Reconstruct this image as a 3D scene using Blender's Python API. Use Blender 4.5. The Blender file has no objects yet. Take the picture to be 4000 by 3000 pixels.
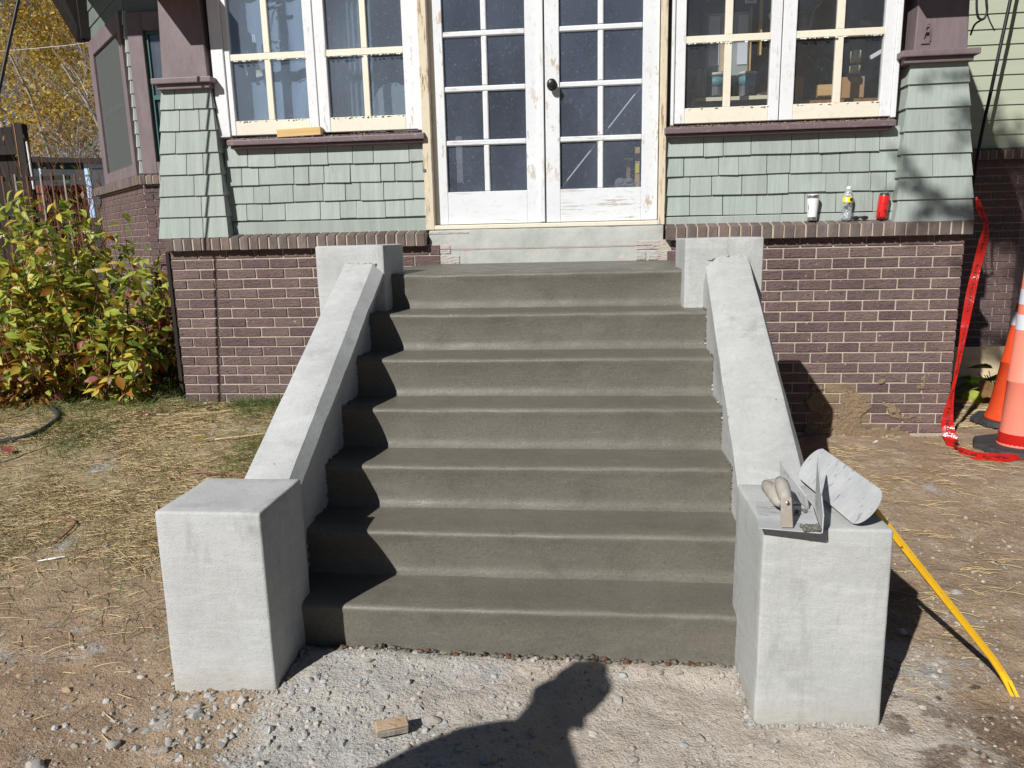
import bpy, bmesh, math, random
from mathutils import Vector, Matrix, noise

random.seed(7)
SC = bpy.context.scene
COL = SC.collection
R_ = math.radians

# ------------------------------------------------------------------ camera, light, exposure
CAMP = Vector((0.1907, -4.9625, 1.4235))
cam = bpy.data.cameras.new('camera')
cam.sensor_fit = 'HORIZONTAL'; cam.sensor_width = 36.0; cam.lens = 0.7243 * 36.0
cam.clip_start = 0.02; cam.clip_end = 2000
co = bpy.data.objects.new('camera', cam); COL.objects.link(co)
_F = Vector((-0.10278, 0.97548, -0.19464)); _R = Vector((0.9947, 0.10043, -0.02193)); _U = Vector((0.00185, 0.19586, 0.98063))
co.matrix_world = Matrix(((_R.x, _U.x, -_F.x, CAMP.x), (_R.y, _U.y, -_F.y, CAMP.y), (_R.z, _U.z, -_F.z, CAMP.z), (0, 0, 0, 1)))
SC.camera = co

SUN_AZ, SUN_EL = 31.0, 36.5          # light travels towards +y, turned 30 deg to +x
SUND = Vector((math.sin(R_(SUN_AZ)) * math.cos(R_(SUN_EL)), math.cos(R_(SUN_AZ)) * math.cos(R_(SUN_EL)), -math.sin(R_(SUN_EL))))
sl = bpy.data.lights.new('sun', 'SUN'); sl.energy = 5.0; sl.angle = R_(0.5); sl.color = (1.0, 0.985, 0.955)
so = bpy.data.objects.new('sun', sl); COL.objects.link(so)
so.rotation_euler = SUND.to_track_quat('-Z', 'Y').to_euler(); so.location = (-6, -12, 10)

wd = bpy.data.worlds.new('World'); SC.world = wd; wd.use_nodes = True
_nt = wd.node_tree
_sky = _nt.nodes.new('ShaderNodeTexSky'); _sky.sky_type = 'NISHITA'; _sky.sun_disc = False
_sky.sun_elevation = R_(SUN_EL); _sky.sun_rotation = R_(180 + SUN_AZ); _sky.altitude = 1500; _sky.air_density = 0.55; _sky.dust_density = 0.2
_nt.links.new(_sky.outputs[0], _nt.nodes['Background'].inputs[0]); _nt.nodes['Background'].inputs[1].default_value = 0.05
SC.view_settings.view_transform = 'Standard'; SC.view_settings.look = 'None'
SC.view_settings.gamma = 1.0; SC.view_settings.exposure = 0.15; SC.view_settings.use_curve_mapping = False
SC.cycles.max_bounces = 5; SC.cycles.diffuse_bounces = 3; SC.cycles.glossy_bounces = 3; SC.cycles.transparent_max_bounces = 12

# ------------------------------------------------------------------ helpers
def rnd(a, b): return random.uniform(a, b)
def sstep(a, b, x):
    t = max(0.0, min(1.0, (x - a) / (b - a))); return t * t * (3 - 2 * t)
def nz(x, y, z=0.0): return noise.noise(Vector((x, y, z)))

class MB:
    """collects geometry in world coordinates; build() links ONE mesh object"""
    def __init__(s): s.v = []; s.f = []; s.m = []
    def face(s, pts, m=0):
        i = len(s.v); s.v += [tuple(p) for p in pts]; s.f.append(tuple(range(i, i + len(pts)))); s.m.append(m)
    def hexa(s, p, m=0):       # p: bottom 4 (ccw from above) then top 4
        i = len(s.v); s.v += [tuple(q) for q in p]
        for q in ((3, 2, 1, 0), (4, 5, 6, 7), (0, 1, 5, 4), (1, 2, 6, 5), (2, 3, 7, 6), (3, 0, 4, 7)):
            s.f.append(tuple(i + k for k in q)); s.m.append(m)
        return s
    def box(s, x0, x1, y0, y1, z0, z1, m=0):
        return s.hexa(((x0, y0, z0), (x1, y0, z0), (x1, y1, z0), (x0, y1, z0), (x0, y0, z1), (x1, y0, z1), (x1, y1, z1), (x0, y1, z1)), m)
    def obox(s, c, ax, ay, az, m=0):   # oriented box: centre and half axes
        c = Vector(c); ax = Vector(ax); ay = Vector(ay); az = Vector(az)
        return s.hexa((c-ax-ay-az, c+ax-ay-az, c+ax+ay-az, c-ax+ay-az, c-ax-ay+az, c+ax-ay+az, c+ax+ay+az, c-ax+ay+az), m)
    def tube(s, path, r, n=8, m=0, cap=True):
        path = [Vector(p) for p in path]; rr = r if isinstance(r, (list, tuple)) else [r] * len(path)
        up = None; rings = []
        for i, p in enumerate(path):
            t = (path[min(i + 1, len(path) - 1)] - path[max(i - 1, 0)]).normalized()
            if up is None:
                up = Vector((0, 0, 1)) if abs(t.z) < .9 else Vector((1, 0, 0))
            a = t.cross(up).normalized(); b = a.cross(t).normalized(); up = b
            i0 = len(s.v)
            for k in range(n):
                an = 2 * math.pi * k / n
                s.v.append(tuple(p + (a * math.cos(an) + b * math.sin(an)) * rr[i]))
            rings.append(i0)
        for i in range(len(rings) - 1):
            for k in range(n):
                k2 = (k + 1) % n
                s.f.append((rings[i] + k, rings[i] + k2, rings[i + 1] + k2, rings[i + 1] + k)); s.m.append(m)
        if cap:
            s.f.append(tuple(rings[0] + k for k in reversed(range(n)))); s.m.append(m)
            s.f.append(tuple(rings[-1] + k for k in range(n))); s.m.append(m)
        return s
    def lathe(s, prof, c=(0, 0, 0), n=24, m=0, mat=None):
        rings = []
        for (r, z) in prof:
            i0 = len(s.v)
            for k in range(n):
                an = 2 * math.pi * k / n
                q = Vector((r * math.cos(an), r * math.sin(an), z))
                if mat is not None: q = mat @ q
                s.v.append(tuple(q + Vector(c)))
            rings.append(i0)
        for i in range(len(rings) - 1):
            for k in range(n):
                k2 = (k + 1) % n
                s.f.append((rings[i] + k, rings[i] + k2, rings[i + 1] + k2, rings[i + 1] + k)); s.m.append(m)
        s.f.append(tuple(rings[0] + k for k in reversed(range(n)))); s.m.append(m)
        s.f.append(tuple(rings[-1] + k for k in range(n))); s.m.append(m)
        return s
    def prism(s, poly, axis, a0, a1, m=0):
        """poly: list of 2-tuples in the other two axes (x,y,z order)"""
        def P(q, a):
            q = list(q); q.insert(axis, a); return tuple(q)
        i = len(s.v); n = len(poly)
        s.v += [P(q, a0) for q in poly] + [P(q, a1) for q in poly]
        s.f.append(tuple(range(i, i + n))); s.m.append(m)
        s.f.append(tuple(range(i + 2 * n - 1, i + n - 1, -1))); s.m.append(m)
        for k in range(n):
            k2 = (k + 1) % n
            s.f.append((i + k2, i + k, i + n + k, i + n + k2)); s.m.append(m)
        return s
    def mesh(s, name, mats, off=Vector((0, 0, 0)), smooth=False, bevel=0.0, segs=1, fix=True, sharp=0):
        me = bpy.data.meshes.new(name)
        me.from_pydata([(p[0] - off.x, p[1] - off.y, p[2] - off.z) for p in s.v], [], s.f)
        for mt in (mats if isinstance(mats, (list, tuple)) else [mats]): me.materials.append(mt)
        me.polygons.foreach_set('material_index', s.m)
        if bevel or fix:
            bm = bmesh.new(); bm.from_mesh(me)
            if fix: bmesh.ops.recalc_face_normals(bm, faces=bm.faces)
            if bevel:
                ed = [e for e in bm.edges if len(e.link_faces) == 2 and e.calc_face_angle(0) > 0.5]
                bmesh.ops.bevel(bm, geom=ed, offset=bevel, segments=segs, affect='EDGES', profile=0.6, clamp_overlap=True)
            bm.to_mesh(me); bm.free()
        if smooth:
            me.polygons.foreach_set('use_smooth', [True] * len(me.polygons))
            if sharp: me.set_sharp_from_angle(angle=R_(sharp))
        me.update(); return me
    def build(s, name, mats, parent=None, smooth=False, bevel=0.0, segs=1, at=None, fix=True, sharp=0):
        off = wloc(parent) if parent else Vector(at if at else (0, 0, 0))
        o = bpy.data.objects.new(name, s.mesh(name, mats, off, smooth, bevel, segs, fix, sharp))
        COL.objects.link(o)
        if parent: o.parent = parent
        else: o.location = off
        return o

def wloc(o):
    l = Vector((0, 0, 0))
    while o is not None: l = l + o.location; o = o.parent
    return l
def inst(name, me, loc, parent, scale=(1, 1, 1), rot=(0, 0, 0)):
    o = bpy.data.objects.new(name, me); COL.objects.link(o)
    if parent: o.parent = parent
    o.location = Vector(loc) - (wloc(parent) if parent else Vector((0, 0, 0))); o.scale = scale; o.rotation_euler = rot
    return o
def tag(o, label=None, cat=None, group=None, kind=None):
    if label: o['label'] = label
    if cat: o['category'] = cat
    if group: o['group'] = group
    if kind: o['kind'] = kind
    return o
def thing(name, loc, label, cat, group=None):
    o = bpy.data.objects.new(name, None); COL.objects.link(o); o.location = loc; o.empty_display_size = .1
    return tag(o, label, cat, group)

# ------------------------------------------------------------------ materials
class NT:
    def __init__(s, name):
        s.m = bpy.data.materials.new(name); s.m.use_nodes = True; s.t = s.m.node_tree
        s.b = s.t.nodes['Principled BSDF']; s.o = s.t.nodes['Material Output']
    def n(s, typ, ins=None, **props):
        nd = s.t.nodes.new(typ)
        for k, v in props.items(): setattr(nd, k, v)
        for k, v in (ins or {}).items():
            if hasattr(v, 'is_output'): s.t.links.new(v, nd.inputs[k])
            else: nd.inputs[k].default_value = v
        return nd
    def link(s, a, b): s.t.links.new(a, b)
    def pos(s, scale=(1, 1, 1)):
        g = s.n('ShaderNodeNewGeometry')
        return s.n('ShaderNodeVectorMath', {0: g.outputs['Position'], 1: scale}, operation='MULTIPLY').outputs[0]
    def noise(s, vec, scale, detail=5, rough=.6, dist=0.0):
        return s.n('ShaderNodeTexNoise', {'Vector': vec, 'Scale': scale, 'Detail': detail, 'Roughness': rough, 'Distortion': dist}).outputs['Fac']
    def ramp(s, fac, a, b, smooth=False):
        r = s.n('ShaderNodeMapRange', {'Value': fac, 'From Min': a, 'From Max': b}); r.clamp = True
        if smooth: r.interpolation_type = 'SMOOTHSTEP'
        return r.outputs[0]
    def mix(s, f, a, b):
        nd = s.t.nodes.new('ShaderNodeMix'); nd.data_type = 'RGBA'
        for k, v in ((0, f), (6, a), (7, b)):
            if hasattr(v, 'is_output'): s.t.links.new(v, nd.inputs[k])
            else: nd.inputs[k].default_value = v if k == 0 else (tuple(v) + (1,))[:4]
        return nd.outputs[2]
    def math(s, op, a, b=0.0):
        return s.n('ShaderNodeMath', {0: a, 1: b}, operation=op).outputs[0]
    def bump(s, h, dist, strength=1.0, prev=None):
        nd = s.n('ShaderNodeBump', {'Height': h, 'Distance': dist, 'Strength': strength})
        if prev is not None: s.t.links.new(prev, nd.inputs['Normal'])
        return nd.outputs[0]
    def fin(s, col=None, rough=.8, normal=None, spec=.3, metal=0.0, coat=0.0):
        b = s.b
        if col is not None:
            if hasattr(col, 'is_output'): s.link(col, b.inputs['Base Color'])
            else: b.inputs['Base Color'].default_value = (tuple(col) + (1,))[:4]
        if hasattr(rough, 'is_output'): s.link(rough, b.inputs['Roughness'])
        else: b.inputs['Roughness'].default_value = rough
        if normal is not None: s.link(normal, b.inputs['Normal'])
        b.inputs['Specular IOR Level'].default_value = spec; b.inputs['Metallic'].default_value = metal
        b.inputs['Coat Weight'].default_value = coat
        return s.m

def surf(name, c1, c2, scale=5, rough=.8, bumps=((80, .002),), stretch=(1, 1, 1), spec=.3, lo=.35, hi=.65, rand=0.0, metal=0.0, coat=0.0, spot=None):
    N = NT(name); v = N.pos(stretch)
    col = N.mix(N.ramp(N.noise(v, scale, 6, .65), lo, hi), c1, c2)
    if spot:                                   # (colour, scale, threshold)
        col = N.mix(N.ramp(N.noise(v, spot[1], 3, .6), spot[2], spot[2] + .06), col, spot[0])
    if rand:
        oi = N.n('ShaderNodeObjectInfo').outputs['Random']
        hv = N.n('ShaderNodeHueSaturation', {'Color': col, 'Value': N.n('ShaderNodeMapRange', {'Value': oi, 'To Min': 1 - rand, 'To Max': 1 + rand}).outputs[0], 'Saturation': N.n('ShaderNodeMapRange', {'Value': N.math('FRACT', N.math('MULTIPLY', oi, 7.3)), 'To Min': .85, 'To Max': 1.12}).outputs[0]})
        col = hv.outputs[0]
    nrm = None
    for (sc_, d_) in bumps: nrm = N.bump(N.noise(v, sc_, 4, .65), d_, 1.0, nrm)
    return N.fin(col, rough, nrm, spec, metal, coat)
def plain(name, c, rough=.5, spec=.4, metal=0.0, coat=0.0):
    return NT(name).fin(c, rough, None, spec, metal, coat)

def m_brick():
    N = NT('brick_face'); v = N.pos((1, 1, 1)); vs = N.pos((1, 1, 3.2))
    oi = N.n('ShaderNodeObjectInfo').outputs['Random']
    a = N.mix(N.ramp(N.noise(v, 3.1, 5), .35, .65), (.190, .125, .118), (.140, .096, .092))
    hv = N.n('ShaderNodeHueSaturation', {'Color': a, 'Value': N.n('ShaderNodeMapRange', {'Value': oi, 'To Min': .84, 'To Max': 1.16}).outputs[0],
                                         'Hue': N.n('ShaderNodeMapRange', {'Value': oi, 'To Min': .49, 'To Max': .51}).outputs[0]}).outputs[0]
    st = N.noise(v, 1.4, 5, .7)
    hv = N.mix(N.math('MULTIPLY', N.ramp(st, .52, .75), .45), hv, (.20, .15, .125)); hv = N.mix(N.math('MULTIPLY', N.ramp(st, .42, .28), .45), hv, (.085, .058, .058))
    wav = N.noise(vs, 24, 3, .55, 1.6)
    hv = N.mix(N.ramp(wav, .40, .30), hv, (.075, .050, .048))
    c = N.mix(N.ramp(N.noise(v, 46, 2, .5), .69, .74), hv, (.42, .37, .33))
    nr = N.bump(wav, .012, 1.0); nr = N.bump(N.noise(v, 240, 3), .0015, .8, nr)
    return N.fin(c, .78, nr, .25)
def m_steps():
    N = NT('fresh_concrete'); v = N.pos((1, 1, 1)); vs = N.pos((.30, 1.3, 1.3)); oi = N.n('ShaderNodeObjectInfo').outputs['Random']
    vo = N.n('ShaderNodeVectorMath', {0: v, 1: N.n('ShaderNodeCombineXYZ', {0: N.math('MULTIPLY', oi, 37.0)}).outputs[0]}, operation='ADD').outputs[0]
    a = N.mix(N.ramp(N.noise(vo, 1.7, 6, .7), .32, .68), (.120, .109, .088), (.152, .139, .114))
    a = N.mix(N.math('MULTIPLY', N.ramp(N.noise(vo, 4.5, 4, .6, 1.2), .56, .72), .5), a, (.098, .090, .072))      # damp patches
    sw = N.noise(vs, 14, 6, .8, .8)                                                                              # trowel sweeps
    a = N.mix(N.math('MULTIPLY', N.ramp(sw, .52, .74), .45), a, (.20, .188, .165))
    a = N.mix(N.math('MULTIPLY', N.ramp(N.noise(v, 75, 5, .8), .50, .66), .55), a, (.085, .078, .063))
    a = N.mix(N.math('MULTIPLY', N.ramp(N.noise(v, 130, 4, .8), .54, .66), .45), a, (.235, .22, .19))
    ed = N.n('ShaderNodeAttribute', attribute_name='edge_highlight').outputs['Fac']
    a = N.mix(N.math('MULTIPLY', N.math('MULTIPLY', ed, N.ramp(N.noise(N.pos((.6, 2, 2)), 6, 5, .75), .44, .72)), .32), a, (.27, .25, .22))  # painted highlight: lighter colour along the nosings and coves
    nr = N.bump(N.noise(v, 130, 4, .75), .0013, 1.0); nr = N.bump(sw, .0022, .8, nr); nr = N.bump(N.noise(v, 6, 4), .004, 1.0, nr)
    return N.fin(a, N.ramp(N.noise(v, 9, 4), -.2, 1.3), nr, .3)
def m_oldconc(name, c1, c2, pits=.002):
    N = NT(name); v = N.pos((1, 1, 1)); vs = N.pos((1, 1, .35)); vb = N.pos((.3, .3, 1.4))
    a = N.mix(N.ramp(N.noise(v, 3.3, 6, .68), .33, .68), c1, c2)
    a = N.mix(N.ramp(N.noise(vs, 7, 5, .7), .56, .72), a, tuple(x * .8 for x in c1))
    a = N.mix(N.ramp(N.noise(v, 95, 2, .5), .745, .78), a, tuple(x * .55 for x in c1))
    a = N.mix(N.math('MULTIPLY', N.ramp(N.noise(v, 5.5, 5, .7), .56, .72), .6), a, (.40, .385, .34))
    a = N.mix(N.math('MULTIPLY', N.ramp(N.noise(vb, 12, 6, .75), .55, .8), .5), a, (.62, .62, .61))
    a = N.mix(N.math('MULTIPLY', N.ramp(N.noise(v, 60, 5, .8), .45, .7), .30), a, tuple(x * .70 for x in c1))
    a = N.mix(N.math('MULTIPLY', N.ramp(N.noise(N.pos((2.2, 2.2, .25)), 5, 6, .8), .54, .74), .45), a, tuple(x * .62 for x in c1))
    a = N.mix(N.math('MULTIPLY', N.ramp(N.noise(v, 38, 2, .4), .755, .785), .6), a, tuple(x * .42 for x in c1))
    sxz = N.n('ShaderNodeSeparateXYZ', {0: v}).outputs[2]
    a = N.mix(N.math('MULTIPLY', N.ramp(N.math('ADD', sxz, N.math('MULTIPLY', N.noise(v, 9, 5, .7), .16)), .16, .06), .55), a, (.36, .315, .25))
    trw = N.noise(N.pos((.35, .35, 1.6)), 9, 6, .75, 2.2)
    a = N.mix(N.math('MULTIPLY', N.ramp(trw, .52, .68), .30), a, tuple(min(1, x * 1.22) for x in c2))
    a = N.mix(N.math('MULTIPLY', N.ramp(trw, .44, .32), .25), a, tuple(x * .78 for x in c1))
    nr = N.bump(N.noise(v, 230, 3, .6), pits, 1.0); nr = N.bump(N.noise(vb, 26, 5, .6), .0016, 1.0, nr); nr = N.bump(N.noise(v, 4, 3), .004, 1.0, nr)
    return N.fin(a, .86, nr, .2)
def m_paint(name, c, worn, thr=.64, stretch=(3, 3, .5), scale=9, dirt=(.45, .42, .36)):
    N = NT(name); v = N.pos(stretch); p = N.pos()
    a = N.mix(N.ramp(N.noise(p, 2.2, 4), .35, .75), c, tuple(x * .9 for x in c))
    f = N.math('MULTIPLY', N.ramp(N.noise(v, scale, 7, .75), thr, thr + .02), N.ramp(N.noise(p, 1.7, 3), .38, .55))
    a = N.mix(f, a, worn); a = N.mix(N.math('MULTIPLY', N.ramp(N.noise(p, 33, 4), .56, .75), .35), a, dirt)
    nr = N.bump(f, .0012, -1.0); nr = N.bump(N.noise(v, 40, 4), .001, .6, nr)
    return N.fin(a, .5, nr, .35)
def m_glass(name, tint=(.86, .9, .92), dust=.06, dcol=(.55, .58, .62)):
    N = NT(name); p = N.pos()
    tr = N.n('ShaderNodeBsdfTransparent', {'Color': tint + (1,)})
    wob = N.bump(N.noise(p, 3.5, 2), .004, .5)
    gl = N.n('ShaderNodeBsdfGlossy', {'Color': (1, 1, 1, 1), 'Roughness': .03, 'Normal': wob})
    fc = N.n('ShaderNodeLayerWeight', {'Blend': .5}).outputs['Facing']
    fr = N.math('ADD', N.math('MULTIPLY', N.math('POWER', fc, 5.0), .9), .045)
    m1 = N.n('ShaderNodeMixShader', {0: fr, 1: tr.outputs[0], 2: gl.outputs[0]})
    df = N.n('ShaderNodeBsdfDiffuse', {'Color': dcol + (1,)})
    sp = N.math('MULTIPLY', N.ramp(N.noise(p, 75, 3, .7), .63, .72), .35)
    f = N.math('ADD', N.math('MULTIPLY', N.math('ADD', N.math('MULTIPLY', N.ramp(N.noise(N.pos((1, 1, .45)), 2.6, 3, .5), .3, .75), .5), .5), dust * .75), N.math('MULTIPLY', sp, min(1, dust * 5)))
    m2 = N.n('ShaderNodeMixShader', {0: f, 1: m1.outputs[0], 2: df.outputs[0]})
    N.link(m2.outputs[0], N.o.inputs[0]); return N.m
def m_leaf(name, c, c2):
    N = NT(name); p = N.pos()
    a = N.mix(N.ramp(N.noise(p, 19, 4), .35, .65), c, c2)
    N.fin(a, .45, None, .4)
    tl = N.n('ShaderNodeBsdfTranslucent', {'Color': a})
    mx = N.n('ShaderNodeMixShader', {0: .4, 1: N.b.outputs[0], 2: tl.outputs[0]})
    N.link(mx.outputs[0], N.o.inputs[0]); return N.m
def m_ground():
    N = NT('dirt'); p = N.pos(); sx = N.n('ShaderNodeSeparateXYZ', {0: p})
    X, Y = sx.outputs[0], sx.outputs[1]
    n1 = N.noise(p, 1.3, 6, .7); n2 = N.noise(p, 7, 6, .7); n3 = N.noise(p, 45, 4, .7)
    a = N.mix(N.ramp(n1, .3, .7), (.40, .295, .200), (.285, .200, .132))
    a = N.mix(N.ramp(n2, .5, .72), a, (.49, .385, .280))
    lw = N.math('MULTIPLY', N.math('MULTIPLY', N.ramp(X, -1.1, -1.4), N.ramp(N.math('ADD', Y, N.math('MULTIPLY', n1, 1.2)), -1.9, -1.0)), N.ramp(n2, .30, .52))
    a = N.mix(N.math('MULTIPLY', lw, .8), a, N.mix(N.ramp(N.noise(p, 30, 4, .7), .4, .62), (.41, .325, .18), (.25, .215, .105)))
    lf = N.math('MULTIPLY', N.ramp(X, -1.0, -1.5), N.ramp(Y, -1.9, -2.5))
    a = N.mix(N.math('MULTIPLY', lf, .8), a, N.mix(N.ramp(n2, .35, .65), (.27, .180, .115), (.40, .285, .190)))
    # pale crushed-stone dust in front of the stairs
    fx = N.math('SUBTRACT', 1.0, N.ramp(N.math('ABSOLUTE', N.math('SUBTRACT', X, .25)), .75, 1.35, True))
    fy = N.math('SUBTRACT', 1.0, N.ramp(Y, -2.62, -2.2, True))
    g = N.ramp(N.math('ADD', N.math('MULTIPLY', fx, fy), N.math('MULTIPLY', N.math('SUBTRACT', n2, .5), 1.1)), .30, .62)
    a = N.mix(g, a, N.mix(N.ramp(n2, .35, .65), (.52, .47, .41), (.48, .405, .325)))
    gx = N.math('MULTIPLY', N.ramp(X, .05, -.35), N.ramp(X, -1.3, -.9))
    a = N.mix(N.math('MULTIPLY', N.math('MULTIPLY', gx, g), N.ramp(n1, .3, .6)), a, (.47, .46, .435))
    # cement splashes and damp blotches
    a = N.mix(N.math('MULTIPLY', N.ramp(N.noise(p, 2.4, 5, .7), .60, .66), .75), a, (.40, .40, .39))
    wet = N.math('MULTIPLY', N.ramp(X, 1.0, 1.12), N.math('MULTIPLY', N.ramp(Y, -2.78, -2.9), N.ramp(N.noise(p, 5.5, 4, .6), .44, .5)))
    a = N.mix(N.math('MULTIPLY', wet, .75), a, (.13, .085, .055))
    wet2 = N.math('MULTIPLY', N.ramp(X, 1.05, 1.15), N.math('MULTIPLY', N.ramp(Y, -2.5, -2.6), N.ramp(N.noise(p, 13, 2, .5), .66, .69)))
    a = N.mix(N.math('MULTIPLY', wet2, .85), a, (.07, .055, .045))
    vo = N.n('ShaderNodeTexVoronoi', {'Vector': p, 'Scale': 95})
    a = N.mix(N.math('MULTIPLY', N.ramp(vo.outputs['Distance'], .3, .1), N.ramp(N.noise(p, 21, 3), .5, .6)), a, (.55, .50, .44))
    a = N.mix(N.math('MULTIPLY', N.ramp(n3, .56, .72), .55), a, (.20, .145, .095))
    a = N.mix(N.math('MULTIPLY', N.ramp(N.noise(p, 120, 3, .8), .56, .68), .6), a, (.60, .52, .43))
    nr = N.bump(n3, .014, 1.0); nr = N.bump(N.noise(p, 130, 3, .75), .006, 1.0, nr); nr = N.bump(n2, .02, 1.0, nr)
    return N.fin(a, .95, nr, .15)

M = {}
M['brick'] = m_brick()
M['mortar'] = surf('mortar', (.53, .465, .365), (.36, .31, .24), 5, .9, ((150, .002),), spec=.1)
M['rowlock'] = surf('rowlock_face', (.185, .138, .120), (.115, .088, .080), 14, .8, ((60, .006), (220, .002)), stretch=(1, 1, .5), rand=.25, spot=((.34, .29, .24), 55, .70))
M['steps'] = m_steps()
M['conc'] = m_oldconc('old_concrete', (.42, .425, .415), (.50, .505, .495))
M['conc2'] = m_oldconc('trowelled_concrete', (.385, .39, .375), (.47, .475, .455), .0015)
def m_shingle():
    N = NT('green_shingle'); v = N.pos((5, 1, .45)); p = N.pos(); oi = N.n('ShaderNodeObjectInfo').outputs['Random']
    a = N.mix(N.ramp(N.noise(v, 4, 6, .65), .35, .65), (.290, .338, .300), (.350, .400, .355))
    a = N.mix(N.math('MULTIPLY', N.ramp(N.noise(p, 1.9, 5, .65), .5, .75), .5), a, (.275, .312, .280))
    a = N.n('ShaderNodeHueSaturation', {'Color': a, 'Value': N.n('ShaderNodeMapRange', {'Value': oi, 'To Min': .93, 'To Max': 1.07}).outputs[0], 'Saturation': N.n('ShaderNodeMapRange', {'Value': N.math('FRACT', N.math('MULTIPLY', oi, 7.3)), 'To Min': .72, 'To Max': .98}).outputs[0]}).outputs[0]
    gr = N.noise(N.pos((9, 1, .5)), 14, 5, .75)
    pl = N.math('MULTIPLY', N.ramp(gr, .60, .66), N.ramp(N.noise(p, 6, 4, .7), .46, .6))
    a = N.mix(N.math('MULTIPLY', pl, .75), a, (.50, .525, .46))
    ck = N.math('MULTIPLY', N.ramp(gr, .36, .31), N.ramp(N.noise(p, 4.3, 4, .7), .42, .55))
    a = N.mix(N.math('MULTIPLY', ck, .8), a, (.12, .14, .12))
    nr = N.bump(gr, .004, .7); nr = N.bump(N.noise(v, 9, 3), .003, .8, nr)
    return N.fin(a, .62, nr, .3)
M['shingle'] = m_shingle()
M['siding'] = surf('green_siding', (.40, .43, .32), (.36, .395, .30), 3, .6, ((40, .0008),), stretch=(.2, 1, 2))
M['darksiding'] = surf('dark_green_siding', (.16, .19, .17), (.12, .15, .13), 3, .6, ((40, .0008),), stretch=(.2, 1, 2))
M['purple'] = surf('purple_paint', (.205, .158, .162), (.160, .122, .127), 5, .5, ((18, .003), (120, .0006)), stretch=(2, 2, .6))
M['sill'] = m_paint('sill_paint', (.160, .112, .118), (.40, .31, .31), .63, (.5, 3, 6), 8)
M['white'] = m_paint('white_paint', (.72, .725, .73), (.46, .39, .30), .585)
M['doorwhite'] = m_paint('door_paint', (.69, .705, .715), (.46, .38, .29), .565, (2.4, 3, .9), 7)
M['railwhite'] = m_paint('door_rail_paint', (.69, .705, .715), (.42, .38, .32), .565, (.5, 3, 7), 8)
M['cream'] = m_paint('cream_paint', (.74, .685, .555), (.60, .58, .53), .64, (.6, 3, 5), 9)
M['casing'] = m_paint('bare_casing', (.66, .57, .42), (.30, .19, .10), .55, (7, 3, .6), 8)
M['rawwood'] = surf('raw_pine', (.66, .45, .20), (.56, .36, .15), 4, .6, ((30, .001),), stretch=(.6, 6, 9))
M['brownwood'] = surf('brown_wood', (.34, .17, .07), (.22, .10, .045), 5, .7, ((30, .002),), stretch=(6, 6, .6))
M['redwood'] = surf('red_fence_wood', (.30, .085, .04), (.20, .055, .03), 6, .7, ((30, .002),), stretch=(6, 6, .5))
M['darkwood'] = surf('dark_wood', (.030, .022, .018), (.018, .014, .012), 5, .8, ((30, .003),), stretch=(5, 5, .5))
M['glass'] = m_glass('window_glass', (.93, .94, .94), dust=.075, dcol=(.42, .42, .41))
M['glassL'] = m_glass('dusty_hazed_glass', (.84, .89, .93), .20, (.46, .52, .60))  # dust film whose blue colour also paints in sky haze
M['glassD'] = m_glass('door_glass', (.88, .90, .93), .20, (.34, .39, .49))  # dust and spots, tinted blue to stand in for reflected sky
def m_screen():
    N = NT('insect_screen'); tr = N.n('ShaderNodeBsdfTransparent', {'Color': (.8, .8, .8, 1)}); df = N.n('ShaderNodeBsdfDiffuse', {'Color': (.15, .16, .155, 1)})
    N.link(N.n('ShaderNodeMixShader', {0: .5, 1: tr.outputs[0], 2: df.outputs[0]}).outputs[0], N.o.inputs[0]); return N.m
M['screen'] = m_screen()
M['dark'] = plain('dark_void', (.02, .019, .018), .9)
M['inwall'] = surf('porch_inside', (.13, .10, .085), (.085, .07, .062), 2, .9, ((20, .002),))
M['infloor'] = surf('porch_floor', (.14, .10, .07), (.10, .075, .055), 3, .8)
M['panel'] = surf('grey_painted_panel', (.36, .375, .345), (.47, .475, .44), 6, .75, ((25, .003), (140, .001)), spot=((.55, .42, .36), 11, .62))
M['pinkbrick'] = surf('painted_brick', (.46, .455, .42), (.44, .39, .355), 8, .8, ((28, .012),), stretch=(1, 1, 3), spot=((.42, .17, .15), 9, .62))
M['chalk'] = plain('red_chalk', (.50, .13, .13), .9, .1)
M['parge'] = surf('mud_parging', (.33, .24, .15), (.26, .19, .125), 6, .95, ((30, .02), (120, .006)), spec=.1)
M['ground'] = m_ground()
M['black'] = plain('black_metal', (.012, .012, .013), .38, .5)
M['rubber'] = surf('black_rubber', (.030, .031, .033), (.055, .056, .058), 18, .7, ((90, .001),))
M['cable'] = plain('black_cable', (.012, .012, .012), .5)
M['steel'] = plain('brushed_steel', (.55, .55, .56), .28, .5, 1.0)
M['toolsteel'] = surf('cement_smeared_steel', (.36, .365, .37), (.47, .475, .475), 7, .6, ((60, .001),), spec=.3, spot=((.25, .265, .29), 26, .60), stretch=(1, 2.2, 1))
M['toolwood'] = surf('grimy_handle_wood', (.40, .375, .34), (.30, .255, .21), 16, .7, ((60, .001),))
M['mudwet'] = surf('wet_cement', (.13, .12, .105), (.17, .155, .135), 30, .6, ((90, .004),))
M['yellow'] = surf('yellow_paint', (.86, .50, .015), (.80, .43, .01), 12, .38, ((60, .0004),), spec=.5, spot=((.05, .045, .04), 42, .68), coat=.2)
M['plasticwhite'] = plain('white_enamel', (.78, .78, .78), .3, .5)
M['can_red'] = plain('red_can', (.62, .018, .014), .28, .5, 0.0, .3)
M['can_dark'] = plain('can_dark_green', (.02, .05, .025), .3, .5)
M['label_y'] = plain('yellow_label', (.85, .70, .03), .4)
M['ink'] = plain('black_ink', (.015, .015, .016), .6)
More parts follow.
